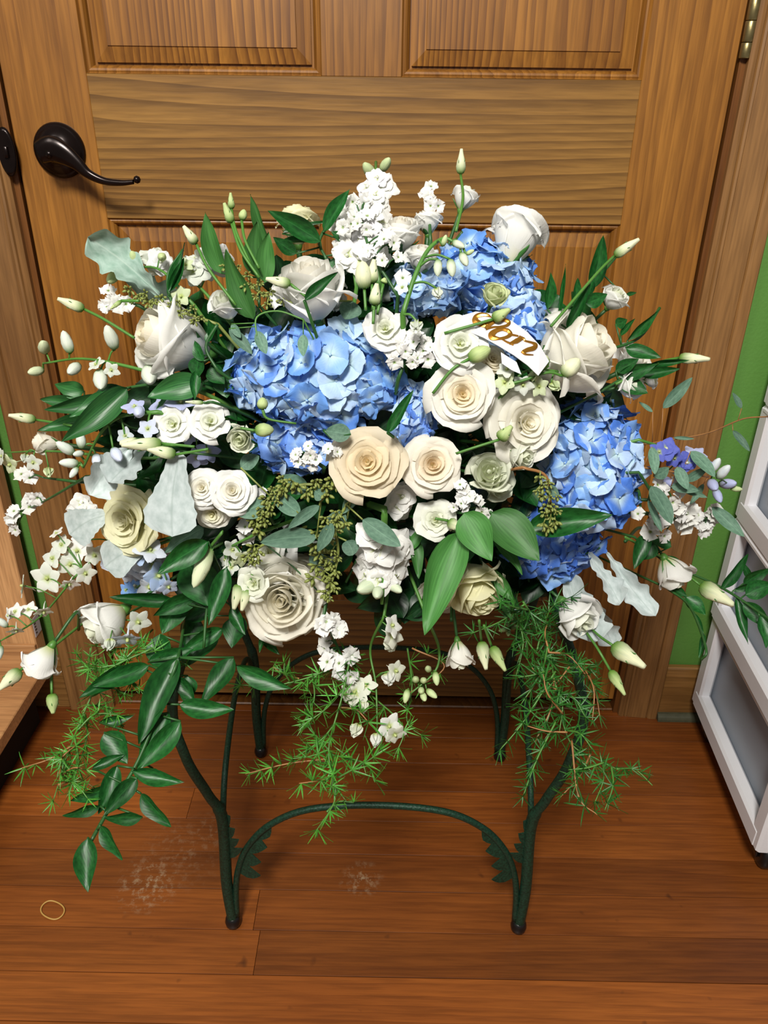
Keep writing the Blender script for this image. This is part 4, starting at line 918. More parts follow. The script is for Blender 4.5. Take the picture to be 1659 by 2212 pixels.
# stock spikes
it = scatter([(800, 560), (795, 480), (815, 400), (815, 350)], 17, 36, 'stock', 40, 1, taper=.55, budfrom=.86)
spike('stock', [(820, 620), (812, 520), (812, 350)], it, 'tall white stock spike standing at the top of the bouquet', 'stock_stem', 'stock flower', ST, dd=-.002, cols=[WHITE, (.78, .77, .80, 1)], stemr=.003)
it = scatter([(735, 455), (742, 520), (752, 560)], 6, 27, 'stock', 16, 2)
spike('stock', [(770, 620), (745, 450)], it, 'white stock florets left of the tall top spike', 'stock_stem', 'stock flower', ST, dd=-.01, cols=[WHITE])
it = scatter([(800, 1180), (830, 1180), (825, 1230), (815, 1285)], 15, 42, 'stock', 46, 3, taper=.25, budfrom=.80)
spike('stock', [(830, 1100), (830, 1180), (825, 1305)], it, 'thick white stock spike pointing down at the bottom centre', 'stock_stem', 'stock flower', ST, dd=.012, cols=[WHITE], stemr=.0035, budcol=(.66, .74, .52, 1))
it = scatter([(880, 1055), (850, 1105)], 7, 26, 'stock', 22, 4)
spike('stock', [(860, 1120), (875, 1040)], it, 'shaded white stock florets above the bottom centre spike', 'stock_stem', 'stock flower', ST, dd=-.018, cols=[WHITE])
it = scatter([(330, 560), (350, 565)], 3, 30, 'stock', 10, 5)+scatter([(400, 600), (440, 560), (470, 545)], 8, 30, 'stock', 22, 6)
spike('stock', [(500, 700), (420, 610), (330, 560)], it, 'white stock florets at the upper left over the grey leaf', 'stock_stem', 'stock flower', ST, dd=-.012, cols=[(.76, .76, .76, 1), PWHITE])
it = scatter([(165, 1090), (195, 1125)], 5, 30, 'stock', 18, 7)
spike('stock', [(230, 1130), (160, 1090)], it, 'white ruffled florets at the left above the pale yellow rose', 'stock_stem', 'stock flower', ST, dd=-.004, cols=[WHITE])
it = scatter([(250, 1215), (300, 1235), (340, 1220)], 7, 34, 'stock', 18, 8)
spike('stock', [(330, 1180), (250, 1220)], it, 'bluish white florets under the pale yellow rose', 'stock_stem', 'stock flower', ST, dd=-.014, cols=[(.66, .71, .82, 1)])
it = scatter([(520, 1195), (500, 1230), (490, 1180)], 5, 24, 'delph', 14, 9)
spike('delph', [(560, 1150), (480, 1190)], it, 'greenish white florets left of the eucalyptus seeds', 'larkspur_stem', 'larkspur', ST, dd=.004, cols=[PWHITE, GREENW])
# statice
def statice(path, pts, label, r=17, dd=.006):
    items = []
    for (x, y, n_) in pts:
        for k in range(n_):
            a = frnd.uniform(0, 6.28); q = frnd.uniform(0, 1)**.5*r*1.35*(n_ > 1)
            items.append((x+q*cos(a), y+q*sin(a), r*frnd.uniform(.85, 1.15), 'stat', cos(a)*.5*(q > 4), -sin(a)*.5*(q > 4), .9, .004+.008*frnd.random()))
    spike('stat', path, items, label, 'statice_stem', 'statice', ST, dd=dd, cols=[(.80, .80, .78, 1), (.76, .76, .72, 1)], smat=M_stemd)
statice([(700, 1010), (665, 985)], [(648, 985, 4), (672, 972, 4), (680, 1000, 3), (655, 1000, 3)], 'white statice left of the cream peach rose', 12, .02)
statice([(760, 1010), (715, 975)], [(714, 975, 4)], 'sprig of white statice touching the cream peach rose', 12, .012)
statice([(860, 820), (890, 740)], [(870, 745, 4), (905, 740, 4), (925, 765, 3), (890, 775, 3), (850, 765, 2)], 'white statice below the ruffled centre lisianthus', 16, .008)
statice([(1010, 1130), (1010, 1070)], [(1000, 1060, 4), (1025, 1085, 4), (990, 1095, 4), (1045, 1100, 2)], 'white statice below the ivory rose', 13, .014)
statice([(185, 1030), (110, 1075), (60, 1100)], [(78, 1070, 2), (50, 1085, 2), (30, 1108, 2), (62, 1095, 1), (38, 1135, 2)], 'white statice sprig reaching to the left edge', 16, -.006)
statice([(160, 1040), (95, 1032)], [(48, 1036, 2)], 'single white statice tuft at the left edge', 15, -.006)
statice([(1400, 1110), (1460, 1120), (1540, 1120)], [(1440, 1120, 2), (1465, 1110, 3), (1490, 1135, 4), (1520, 1140, 4), (1535, 1115, 3), (1420, 1145, 3), (1505, 1115, 3)], 'white statice sprig reaching right in front of the green wall', 17, -.004)
statice([(1400, 1080), (1440, 1060)], [(1450, 1065, 3), (1415, 1050, 2)], 'white statice tuft under the right eucalyptus leaves', 16, -.006)
statice([(1380, 1060), (1385, 1110)], [(1392, 1115, 2)], 'white statice tuft at the right edge of the tall hydrangea', 15, -.0)
statice([(300, 660), (235, 645)], [(228, 642, 3), (250, 655, 3)], 'white statice sprig at the left above the side lying rose', 17, -.006)
statice([(860, 640), (800, 540), (780, 470)], [(755, 480, 3), (790, 480, 3), (775, 425, 3), (835, 520, 3), (845, 560, 2), (800, 545, 2), (870, 600, 1)], 'white statice in front of the tall stock spike', 16, .012)
statice([(930, 520), (925, 425)], [(925, 418, 4), (940, 430, 2)], 'white statice tuft at the top right of centre', 14, -.012)
statice([(700, 1330), (730, 1400), (760, 1460)], [(690, 1355, 2), (715, 1370, 3), (712, 1405, 3), (740, 1415, 3), (700, 1330, 2), (735, 1370, 2), (745, 1450, 3), (720, 1440, 2)], 'white statice stem hanging down at the lower centre', 17, .004)
statice([(590, 1130), (562, 1060)], [(560, 1068, 3)], 'white statice tuft above the eucalyptus seeds', 13, -.01)
statice([(560, 1165), (535, 1160)], [(530, 1150, 2), (700, 1290, 1)], 'white statice tuft left of the eucalyptus seeds', 16, -.012)

LK = 'larkspur and delphinium stems of the bouquet'
def lark(path, items, label, dd=0.0, cols=None, budcol=(.74, .80, .70, 1), r=.0016):
    return spike('delph', path, items, label, 'delphinium_stem', 'delphinium', LK, dd=dd, cols=cols, budcol=budcol, stemr=r)
B = 'bud'; Dl = 'delph'
lark([(420, 1080), (200, 1210), (90, 1330), (0, 1385)], [(130, 1175, 26, Dl, -.3, .4, .8), (165, 1190, 30, Dl, .1, .1, 1), (110, 1205, 26, Dl, -.4, .2, .8), (150, 1220, 28, Dl, .1, -.1, 1), (100, 1250, 34, Dl, 0, 0, 1), (185, 1240, 24, Dl, .5, -.3, .8), (150, 1265, 22, Dl, .2, -.8, .5), (45, 1265, 27, Dl, -.8, .1, .4), (30, 1320, 22, Dl, -.3, .4, .7), (60, 1315, 20, Dl, 0, .6, .7), (95, 1325, 22, Dl, .3, -.8, .4), (35, 1365, 18, Dl, .2, -.9, .4), (15, 1330, 16, Dl, -.7, 0, .6), (5, 1345, 15, B, -.5, .6, .4), (-2, 1410, 17, B, -.1, -1, .2), (180, 1165, 22, Dl, .4, .4, .7), (205, 1200, 24, Dl, .5, 0, .8), (120, 1150, 18, Dl, -.4, .7, .5)],
     'long white larkspur stem reaching to the lower left edge', .006, [WHITE, (.76, .80, .72, 1)])
lark([(430, 1200), (350, 1230), (270, 1290)], [(325, 1185, 34, Dl, .3, .6, .7), (345, 1245, 36, Dl, .6, -.2, .6), (290, 1265, 24, 'stock', -.1, 0, 1, .02, (.22, .42, .82, 1)), (322, 1270, 28, Dl, .1, -.5, .8), (300, 1200, 26, Dl, -.3, .5, .8), (365, 1270, 24, Dl, .4, -.5, .6), (340, 1290, 24, Dl, .4, -.5, .7), (270, 1275, 16, Dl, -.3, 0, .9, .016, (.22, .42, .82, 1))],
     'pale sky blue delphinium under the pale yellow rose', .008, [(.60, .68, .86, 1), (.68, .74, .84, 1), SKY])
lark([(340, 1290), (270, 1330), (250, 1350)], [(240, 1345, 26, Dl, -.2, .2, .9), (275, 1385, 32, Dl, .1, -.8, .5), (238, 1385, 26, 'nod', 0, -.9, .3), (300, 1345, 28, Dl, .6, -.2, .7), (262, 1330, 22, 'nod', -.2, .6, .6)],
     'pale blue white delphinium florets over the large lower left lisianthus', .024, [(.68, .73, .82, 1), PWHITE])
lark([(830, 1330), (800, 1400), (812, 1480), (815, 1580)], [(850, 1350, 26, Dl, .6, .3, .6), (842, 1390, 32, 'nod', .2, -.4, .8), (850, 1375, 28, Dl, .5, -.2, .7), (838, 1460, 32, 'nod', .2, -.5, .7), (858, 1450, 26, Dl, .6, 0, .7), (765, 1495, 32, Dl, -.4, .2, .8), (790, 1480, 24, Dl, 0, .4, .8), (785, 1520, 24, 'nod', .1, -.7, .5), (772, 1570, 30, 'nod', -.3, -.6, .6), (812, 1590, 28, 'nod', 0, -.8, .5), (842, 1570, 30, Dl, .3, 0, .9), (855, 1590, 26, Dl, .4, -.4, .7), (745, 1500, 20, Dl, -.6, 0, .6)],
     'white larkspur stem hanging lowest at the bottom centre', -.004, [(.78, .79, .74, 1), (.76, .78, .66, 1)])
lark([(340, 890), (260, 900), (215, 940), (180, 1010)], [(192, 912, 22, B, -.8, .3, .4, .01, (.72, .77, .86, 1)), (175, 950, 20, B, 0, .9, .3), (142, 968, 22, B, -.5, .4, .5), (150, 1000, 20, B, -.7, 0, .5), (210, 995, 22, B, .3, -.5, .6, .01, (.72, .77, .86, 1)), (252, 982, 24, B, .5, -.5, .6, .02, (.66, .71, .86, 1)), (290, 875, 26, Dl, 0, .6, .7, .01, LILAC), (300, 890, 24, B, .2, -.3, .8, .012, (.62, .67, .86, 1)), (318, 925, 24, Dl, .1, .1, .9, .014, (.60, .65, .80, 1)), (215, 890, 20, Dl, 0, .6, .6), (270, 940, 20, Dl, .2, .2, .8, .006, (.6, .66, .7, 1)), (160, 1020, 14, B, -.4, -.7, .3), (170, 980, 14, B, -.4, -.2, .8)],
     'delphinium stem with pale bluish buds at the left', .014, [PWHITE], r=.0022)
lark([(420, 880), (390, 870), (350, 880)], [(345, 870, 28, Dl, -.4, .4, .8), (390, 865, 32, Dl, .2, .6, .7), (425, 990, 26, Dl, .0, -.3, .8, -.02), (450, 975, 26, Dl, .3, 0, .8, -.02), (410, 940, 24, Dl, .1, 0, .9, -.02)],
     'pale violet delphinium florets behind the two white lisianthus', -.004, [LILAC, (.44, .48, .78, 1)])
lark([(400, 830), (290, 795), (180, 775), (95, 785)], [(95, 750, 24, B, .3, .2, .8, .006, (.66, .72, .46, 1)), (145, 740, 24, B, -.2, .85, .3), (78, 802, 20, B, -.4, -.3, .8, .006, (.66, .72, .46, 1)), (160, 797, 24, B, -.1, -.5, .8), (217, 820, 30, B, .25, -.7, .6), (240, 730, 28, B, -.1, .7, .6), (322, 810, 32, B, .3, -.6, .7), (205, 785, 22, Dl, -.3, .5, .6), (240, 800, 18, Dl, .2, -.3, .8)],
     'larkspur stem of large pale buds at the upper left in front of the casing', .004, [PWHITE], budcol=(.70, .74, .62, 1), r=.002)
lark([(870, 680), (895, 600), (925, 540), (960, 515), (990, 530)], [(946, 578, 19, B, -.05, -.95, .2), (975, 578, 20, B, .1, -.95, .2), (1002, 560, 18, B, .3, -.8, .4), (990, 528, 16, B, .7, -.5, .4), (944, 628, 25, 'nod', .15, -.85, .4), (900, 700, 30, 'nod', -.1, -.7, .6), (868, 620, 18, Dl, -.3, 0, .9, .004, (.70, .76, .86, 1)), (960, 520, 12, B, .2, .6, .4, .01, BUDG), (1015, 545, 10, B, .6, .2, .4, .01, BUDG)],
     'arching green stem of nodding white bells over the pale blue hydrangea', .028, [PWHITE], budcol=(.66, .72, .54, 1), r=.0024)
lark([(1380, 950), (1440, 970), (1520, 1010), (1580, 1050)], [(1440, 968, 26, 'stock', -.2, .3, .9, .01, VIOLET), (1425, 975, 22, Dl, 0, .2, .9, .01, VIOLET), (1458, 990, 22, Dl, .1, -.2, .9, .01, VIOLET), (1500, 978, 26, Dl, 0, .6, .6, .0, LILAC), (1485, 1000, 24, 'stock', 0, -.2, .9, .01, VIOLET), (1525, 1000, 22, Dl, .3, .3, .7, .0, (.30, .34, .70, 1)), (1545, 1005, 18, B, .2, .6, .5), (1562, 1020, 20, B, .3, .5, .5), (1540, 1048, 22, B, -.1, -.4, .8, .01, LILAC), (1572, 1045, 22, B, .3, 0, .8, .01, LILAC), (1550, 1070, 18, B, .1, -.7, .5, .01, LILAC), (1590, 1056, 12, B, .9, -.1, .3, .01, BUDG), (1440, 1040, 20, B, .2, -.3, .7, -.01, (.36, .38, .62, 1)), (1470, 1020, 20, Dl, .2, -.4, .7, .0, LILAC)],
     'violet and pale blue delphinium stem reaching right over the green wall', -.004, [VIOLET], budcol=(.68, .73, .74, 1))
lark([(1090, 850), (1140, 800), (1230, 805)], [(1090, 825, 26, Dl, -.2, 0, .9), (1130, 832, 24, Dl, -.1, -.4, .9), (1150, 815, 24, 'nod', .2, .3, .8), (1195, 830, 26, 'nod', .4, -.6, .6), (1165, 835, 22, Dl, .1, -.3, .9), (1095, 795, 24, Dl, -.2, .5, .8)],
     'greenish white larkspur florets between the two large right roses', .014, [PWHITE, (.62, .70, .44, 1)])
lark([(925, 1340), (948, 1400), (940, 1450), (885, 1500)], [(898, 1468, 15, B), (915, 1470, 14, B), (942, 1465, 15, B, .1, -.8, .4), (910, 1492, 14, B), (932, 1498, 15, B, .6, -.4, .5), (915, 1505, 14, B), (878, 1503, 15, B, -.2, -.8, .3), (925, 1445, 14, B)],
     'curved green stem with a cluster of small green buds at the bottom', -.004, [GREENW], budcol=(.60, .70, .36, 1), r=.0018)
lark([(260, 990), (120, 975), (0, 978)], [(18, 1005, 26, Dl, -.4, -.4, .7), (55, 985, 20, 'nod', 0, -.8, .5), (105, 1015, 22, 'nod', .2, -.7, .5), (70, 1000, 20, Dl, 0, -.4, .8), (0, 985, 20, Dl, -.6, 0, .6)],
     'greenish white larkspur stem crossing the left casing', -.004, [(.66, .74, .48, 1), PWHITE])
lark([(420, 660), (340, 580), (250, 590)], [(292, 560, 20, B, -.1, .5, .8), (243, 600, 22, B, -.1, -.6, .7), (240, 580, 14, B, -.5, .4, .7), (350, 555, 18, B, .2, -.3, .8), (390, 640, 24, Dl, 0, -.2, .9), (400, 570, 18, Dl, .1, .3, .9)],
     'green stem with greenish buds over the grey felt leaf at the upper left', .004, [(.62, .70, .44, 1)], budcol=(.56, .66, .32, 1))
lark([(1110, 1300), (1100, 1350)], [(1095, 1345, 11, B), (1105, 1335, 11, B), (1088, 1360, 11, B), (1110, 1355, 11, B), (1098, 1365, 11, B)], 'tiny cluster of round green buds beside the yellow green rose', -.02, [GREENW], budcol=(.34, .46, .20, 1))

# -------- greenery
GA = 'fresh green broad leaves of the bouquet'
spray(None, [(992, 1150, 918, 1372, 82, 0, .02, .1)], 'longest fresh green leaf hanging below the small white lisianthus', 'broad_leaf', 'leaf', GA, 'alst', dd=.03)
spray(None, [(1002, 1108, 1062, 1212, 78, 0, .015, -.1)], 'fresh green leaf beneath the white statice at the right centre', 'broad_leaf', 'leaf', GA, 'alst', dd=.026)
spray(None, [(1022, 1150, 976, 1240, 60, 0, .0, .3)], 'darker green leaf behind the longest fresh green one', 'broad_leaf', 'leaf', GA, 'alst', dd=.0, mat=M_rusc)
spray(None, [(1062, 1108, 1166, 1212, 92, 0, .01, .2)], 'bright glossy green leaf left of the low deep blue hydrangea', 'broad_leaf', 'leaf', GA, 'alst', dd=.026)
spray(None, [(1140, 1140, 1324, 1112, 62, -.004, .0, .1)], 'dark glossy leaf lying across the low deep blue hydrangea', 'broad_leaf', 'leaf', GA, 'alst', dd=.03, mat=M_rusc)
spray(None, [(1062, 1150, 1128, 1242, 34, 0, .01, .3)], 'narrow green leaf under the bright glossy one', 'broad_leaf', 'leaf', GA, 'alst', dd=.012)
spray(None, [(1045, 1225, 1112, 1300, 40, 0, .0, -.4), (1060, 1235, 1105, 1340, 34, -.004, 0, .3)], 'pair of curled green leaves right of the yellow green rose', 'broad_leaf', 'leaf', GA, 'alst', dd=.004)
spray(None, [(900, 1170, 905, 1250, 30, -.01, 0, .3), (880, 1190, 920, 1130, 26, 0, 0, .3)], 'pale green leaf blades behind the bottom stock spike', 'broad_leaf', 'leaf', GA, 'alst', dd=-.0)
spray([(560, 660), (558, 600)], [(556, 600, 556, 478, 52, 0, .01, .1), (572, 610, 580, 500, 44, .004, .01, -.3), (548, 690, 488, 538, 52, .0, .01, .3), (478, 590, 443, 458, 44, 0, .01, .2), (585, 545, 540, 420, 26, -.01, 0, .5)], 'cluster of upright fresh green leaves at the upper left', 'broad_leaf_spray', 'foliage', None, 'alst', dd=.0)
spray([(705, 560), (690, 520), (720, 470)], [(692, 522, 578, 455, 44, .012, .02, .2), (700, 500, 756, 408, 34, .004, .01, .2), (640, 548, 590, 512, 30, .006, .01, .2), (610, 505, 700, 480, 24, .0, .0, .5), (690, 520, 610, 520, 28, .01, .01, -.5), (800, 490, 840, 510, 34, 0, 0, 0), (745, 520, 715, 500, 20, 0, 0, .1), (712, 560, 738, 600, 46, -.01, 0, 0), (770, 540, 860, 540, 34, -.01, 0, 0)], 'dark glossy pointed leaves around the greenish cream rose', 'ruscus_spray', 'foliage', None, 'ruscus', dd=-.002)
spray(None, [(658, 650, 730, 588, 26, .006, .01, .1)], 'single dark leaf crossing the upper white rose', 'ruscus_leaf', 'leaf', None, 'ruscus', dd=.05)
spray(None, [(838, 935, 893, 842, 28, .0, .006, .3)], 'single dark leaf standing on the largest hydrangea edge', 'ruscus_leaf', 'leaf', None, 'ruscus', dd=.034)
spray([(380, 690), (362, 600), (395, 540)], [(362, 640, 400, 524, 24, 0, 0, .4), (365, 630, 398, 555, 22, .004, 0, -.3)], 'two thin dark leaves upright at the upper left', 'ruscus_spray', 'foliage', None, 'ruscus', dd=.014)
spray([(430, 830), (330, 830), (240, 850), (170, 900)], [(275, 838, 132, 955, 58, .01, .02, .3), (262, 852, 150, 900, 46, .006, .01, -.2), (240, 860, 95, 885, 40, -.01, -.01, .3), (182, 845, 118, 830, 40, -.02, -.02, .2), (440, 826, 318, 858, 60, 0, .0, .2), (210, 900, 80, 930, 36, -.02, -.02, .1), (180, 880, 85, 862, 34, -.02, -.02, .1), (420, 850, 330, 900, 52, -.01, -.01, 0), (480, 810, 490, 860, 50, -.012, -.01, 0)], 'broad green leaves spreading left below the side lying rose', 'broad_leaf_spray', 'foliage', None, 'alst', dd=.0, mat=leaf_mat('mid_green_leaf', srgb(28, 78, 38), srgb(58, 118, 58), .4, parallel=True))
spray([(470, 800), (445, 750), (470, 700)], [(445, 740, 470, 700, 24, 0, 0, .5), (430, 770, 425, 820, 38, .004, 0, -.2), (440, 780, 420, 735, 30, .006, 0, .6), (425, 800, 420, 865, 24, 0, .01, .4), (455, 790, 485, 830, 40, -.01, 0, 0), (470, 740, 450, 690, 24, -.01, 0, 0)], 'curled variegated dark leaves right of the side lying rose', 'curly_leaf_spray', 'foliage', None, 'ruscus', dd=.008)
# ruscus at the right
spray([(1190, 720), (1240, 650), (1300, 590), (1330, 555)], [(1182, 668, 1190, 588, 26), (1278, 625, 1303, 508, 36), (1205, 690, 1222, 570, 10), (1240, 660, 1248, 600, 22), (1225, 710, 1275, 612, 24), (1265, 655, 1312, 635, 34), (1225, 740, 1250, 680, 30), (1270, 640, 1282, 590, 18), (1350, 640, 1376, 632, 10)], 'dark leafy sprig fanning to the upper right', 'ruscus_spray', 'foliage', None, 'ruscus', dd=-.01)
spray([(1300, 760), (1380, 730), (1425, 665)], [(1355, 735, 1425, 668, 20), (1340, 725, 1372, 688, 14), (1352, 752, 1428, 772, 36), (1330, 700, 1355, 690, 26)], 'thin dark leaves behind the large right rose', 'ruscus_spray', 'foliage', None, 'ruscus', dd=-.006, mat=M_rusc)
spray([(1290, 850), (1380, 800), (1470, 780)], [(1335, 812, 1420, 785, 34), (1380, 808, 1470, 796, 26), (1400, 790, 1490, 778, 16), (1340, 830, 1400, 850, 40), (1330, 800, 1380, 775, 32)], 'narrow green leaves on the stems under the far right bud', 'ruscus_spray', 'foliage', None, 'ruscus', dd=.0)
GE = 'grey green eucalyptus sprigs of the bouquet'
spray([(1390, 960), (1450, 950), (1530, 935), (1605, 905), (1659, 900)], [(1432, 882, 1496, 815, 26, 0, 0, .2), (1602, 882, 1583, 848, 14, 0, 0, 0), (1583, 930, 1620, 975, 16, 0, 0, 0), (1455, 945, 1500, 948, 8, 0, 0, 0), (1410, 890, 1380, 868, 10, 0, 0, 0)], 'long reddish eucalyptus twig reaching right over the green wall', 'eucalyptus_sprig', 'eucalyptus', GE, 'euc', dd=-.012, smat=M_twig, stemr=.0008)
spray([(1390, 1010), (1460, 1020), (1530, 1030)], [(1408, 965, 1415, 1025, 24), (1412, 1030, 1445, 1010, 26), (1462, 1008, 1485, 1058, 26), (1492, 975, 1545, 1030, 32), (1480, 1040, 1530, 1010, 20), (1450, 1050, 1510, 1060, 24), (1465, 1050, 1528, 1075, 16), (1538, 1095, 1608, 1160, 30), (1520, 1045, 1490, 1090, 14)], 'grey green eucalyptus leaves beside the violet delphinium', 'eucalyptus_sprig', 'eucalyptus', GE, 'euc', dd=.004, smat=M_twig, stemr=.0009)
spray([(1380, 1020), (1405, 1060)], [(1406, 1050, 1452, 1132, 42), (1400, 1080, 1430, 1150, 16)], 'one large grey green leaf at the right edge of the tall hydrangea', 'eucalyptus_sprig', 'eucalyptus', GE, 'euc', dd=.014)
def seedpath(path, n_, w=14, r=17, sd=0):
    return [(x, y, q) for (x, y, q, *_) in scatter(path, n_, r, 'x', w, sd)]
sd1 = seedpath([(625, 1035), (600, 1060), (570, 1110), (545, 1150)], 16, 14, 19, 1)+seedpath([(640, 1070), (720, 1040), (700, 1080)], 9, 14, 19, 2)
spray([(760, 1060), (640, 1050), (560, 1130)], [(684, 1160, 562, 1172, 46, .018, .02, .1), (648, 1112, 584, 1062, 40, .01, .01, .1), (665, 1060, 605, 1028, 42, 0, 0, .1), (572, 1085, 510, 1112, 48, 0, 0, 0), (690, 1092, 622, 1142, 26, .01, .01, .2), (700, 1075, 680, 1060, 30, .012, .012, 0), (750, 1120, 706, 1120, 42, .004, .004, 0), (520, 1010, 560, 985, 34, -.004, 0, 0)], 'eucalyptus sprig with green seeds and large leaves left of the centre', 'eucalyptus_sprig', 'eucalyptus', GE, 'euc', dd=.008, smat=M_seed, seeds=sd1)
sd2 = seedpath([(745, 1120), (690, 1150), (700, 1200), (690, 1260)], 20, 20, 19, 3)+seedpath([(720, 1200), (710, 1300)], 9, 14, 19, 4)
spray([(748, 1090), (725, 1140), (730, 1200), (705, 1300)], [(783, 1122, 866, 1180, 44, .02, .02, .1), (718, 1130, 686, 1192, 30, .012, .01, .2), (748, 1168, 762, 1200, 38, .01, .01, .0, 'round'), (700, 1200, 668, 1215, 44, -.01, -.01, 0), (775, 1060, 740, 1110, 26, -.01, -.01, 0)], 'eucalyptus sprig with green seeds hanging below the cream peach rose', 'eucalyptus_sprig', 'eucalyptus', GE, 'euc', dd=.012, smat=M_seed, seeds=sd2)
spray([(600, 1160), (550, 1190), (545, 1220)], [], 'cluster of green eucalyptus seeds above the lowest large rose', 'eucalyptus_sprig', 'eucalyptus', GE, 'euc', dd=.018, smat=M_seed, seeds=seedpath([(535, 1190), (560, 1215)], 6, 13, 18, 5))
spray([(1130, 1010), (1180, 1030), (1190, 1100)], [(1180, 1050, 1208, 1072, 22, .0, 0, 0)], 'drooping eucalyptus seeds in front of the deep blue hydrangea', 'eucalyptus_sprig', 'eucalyptus', GE, 'euc', dd=.036, smat=M_twig, seeds=seedpath([(1155, 1045), (1180, 1060), (1195, 1090), (1185, 1150)], 15, 17, 17, 6))
spray([(700, 930), (715, 945)], [(758, 938, 703, 930, 40, .0, 0, 0)], 'one rounded grey green leaf above the cream peach rose', 'eucalyptus_sprig', 'eucalyptus', GE, 'euc', dd=.026)
spray([(655, 690), (600, 672), (555, 685), (555, 730)], [(556, 715, 575, 765, 26), (655, 722, 655, 770, 24), (495, 710, 545, 765, 26), (500, 700, 520, 730, 18)], 'thin eucalyptus twig with small leaves over the largest hydrangea', 'eucalyptus_sprig', 'eucalyptus', GE, 'euc', dd=.03, smat=M_stem, stemr=.0008)
spray([(690, 650), (600, 650), (520, 600), (500, 560)], [(660, 640, 640, 690, 40, -.02), (760, 650, 745, 690, 50, -.02)], 'fine seeded eucalyptus at the upper left behind the leaves', 'eucalyptus_sprig', 'eucalyptus', GE, 'euc', dd=.006, smat=M_seed, seeds=seedpath([(480, 560), (520, 600), (575, 640), (605, 665)], 16, 16, 15, 7))
spray([(470, 700), (380, 670), (290, 640)], [], 'fine seeded eucalyptus above the side lying rose', 'eucalyptus_sprig', 'eucalyptus', GE, 'euc', dd=.008, smat=M_seed, seeds=seedpath([(270, 635), (330, 650), (380, 665), (440, 690)], 15, 13, 15, 8))
# felt leaves
GD = 'silver felted leaves of the bouquet'
spray(None, [(345, 640, 190, 512, 92, 0, 0, .1, 'lobed')], 'grey lobed felt leaf pointing to the upper left', 'dusty_miller_leaf', 'leaf', GD, 'lobed', dd=-.016, mat=M_dustg)
spray(None, [(250, 580, 400, 660, 80, 0, 0, .1, 'lobed')], 'grey felt leaf behind the stock at the upper left', 'dusty_miller_leaf', 'leaf', GD, 'lobed', dd=-.022, mat=M_dustg)
spray(None, [(388, 975, 372, 1160, 112, 0, .01, -.1)], 'broad smooth silver leaf at the left of the three spray roses', 'dusty_miller_leaf', 'leaf', GD, 'spoon', dd=.016)
spray(None, [(290, 960, 195, 1070, 84, 0, .01, .5, 'lobed')], 'curly silver leaf above the pale yellow rose', 'dusty_miller_leaf', 'leaf', GD, 'lobed', dd=.004)
spray(None, [(330, 960, 235, 1045, 90, 0, .01, -.4, 'lobed')], 'wavy silver leaf left of the broad smooth one', 'dusty_miller_leaf', 'leaf', GD, 'lobed', dd=.0)
spray(None, [(235, 1110, 150, 1155, 84, 0, .01, .0)], 'pale silver leaf left of the pale yellow rose', 'dusty_miller_leaf', 'leaf', GD, 'spoon', dd=.0)
spray(None, [(330, 1170, 225, 1225, 84, 0, .01, .0)], 'pale silver leaf beneath the pale yellow rose', 'dusty_miller_leaf', 'leaf', GD, 'spoon', dd=-.012)
spray(None, [(1225, 1225, 1290, 1385, 96, 0, .01, .1, 'lobed')], 'largest silver leaf hanging at the lower right', 'dusty_miller_leaf', 'leaf', GD, 'lobed', dd=-.02)
spray(None, [(1270, 1195, 1340, 1305, 50, 0, .01, .2, 'lobed')], 'middle silver leaf hanging at the lower right', 'dusty_miller_leaf', 'leaf', GD, 'lobed', dd=.002)
spray(None, [(1310, 1190, 1416, 1332, 56, 0, .01, -.1, 'lobed')], 'rightmost silver leaf with a curled tip at the lower right', 'dusty_miller_leaf', 'leaf', GD, 'lobed', dd=-.002)
spray(None, [(1290, 1300, 1325, 1395, 64, 0, .0, -.4, 'lobed')], 'silver leaf behind the lower right lisianthus', 'dusty_miller_leaf', 'leaf', GD, 'lobed', dd=-.01)
# right sprig before the cart
spray([(1370, 1160), (1440, 1215), (1560, 1270), (1680, 1350)], [(1558, 1272, 1616, 1196, 24), (1590, 1290, 1616, 1392, 24), (1585, 1275, 1642, 1262, 18), (1606, 1262, 1665, 1228, 30), (1605, 1302, 1668, 1360, 36), (1610, 1285, 1675, 1262, 42), (1640, 1330, 1655, 1400, 30), (1620, 1250, 1605, 1215, 16), (1410, 1170, 1380, 1210, 44), (1400, 1150, 1370, 1230, 36), (1450, 1180, 1405, 1165, 30), (1440, 1200, 1470, 1260, 36)], 'dark leafy sprig reaching right in front of the white drawer cart', 'ruscus_spray', 'foliage', None, 'ruscus', dd=-.004)
spray([(1440, 1270), (1490, 1310), (1525, 1400), (1515, 1425)], [(1482, 1290, 1524, 1328, 34), (1500, 1325, 1520, 1370, 10), (1520, 1370, 1510, 1422, 14), (1450, 1270, 1485, 1290, 20)], 'thin dark sprig hanging over the green wall at the right', 'ruscus_spray', 'foliage', None, 'ruscus', dd=-.012)
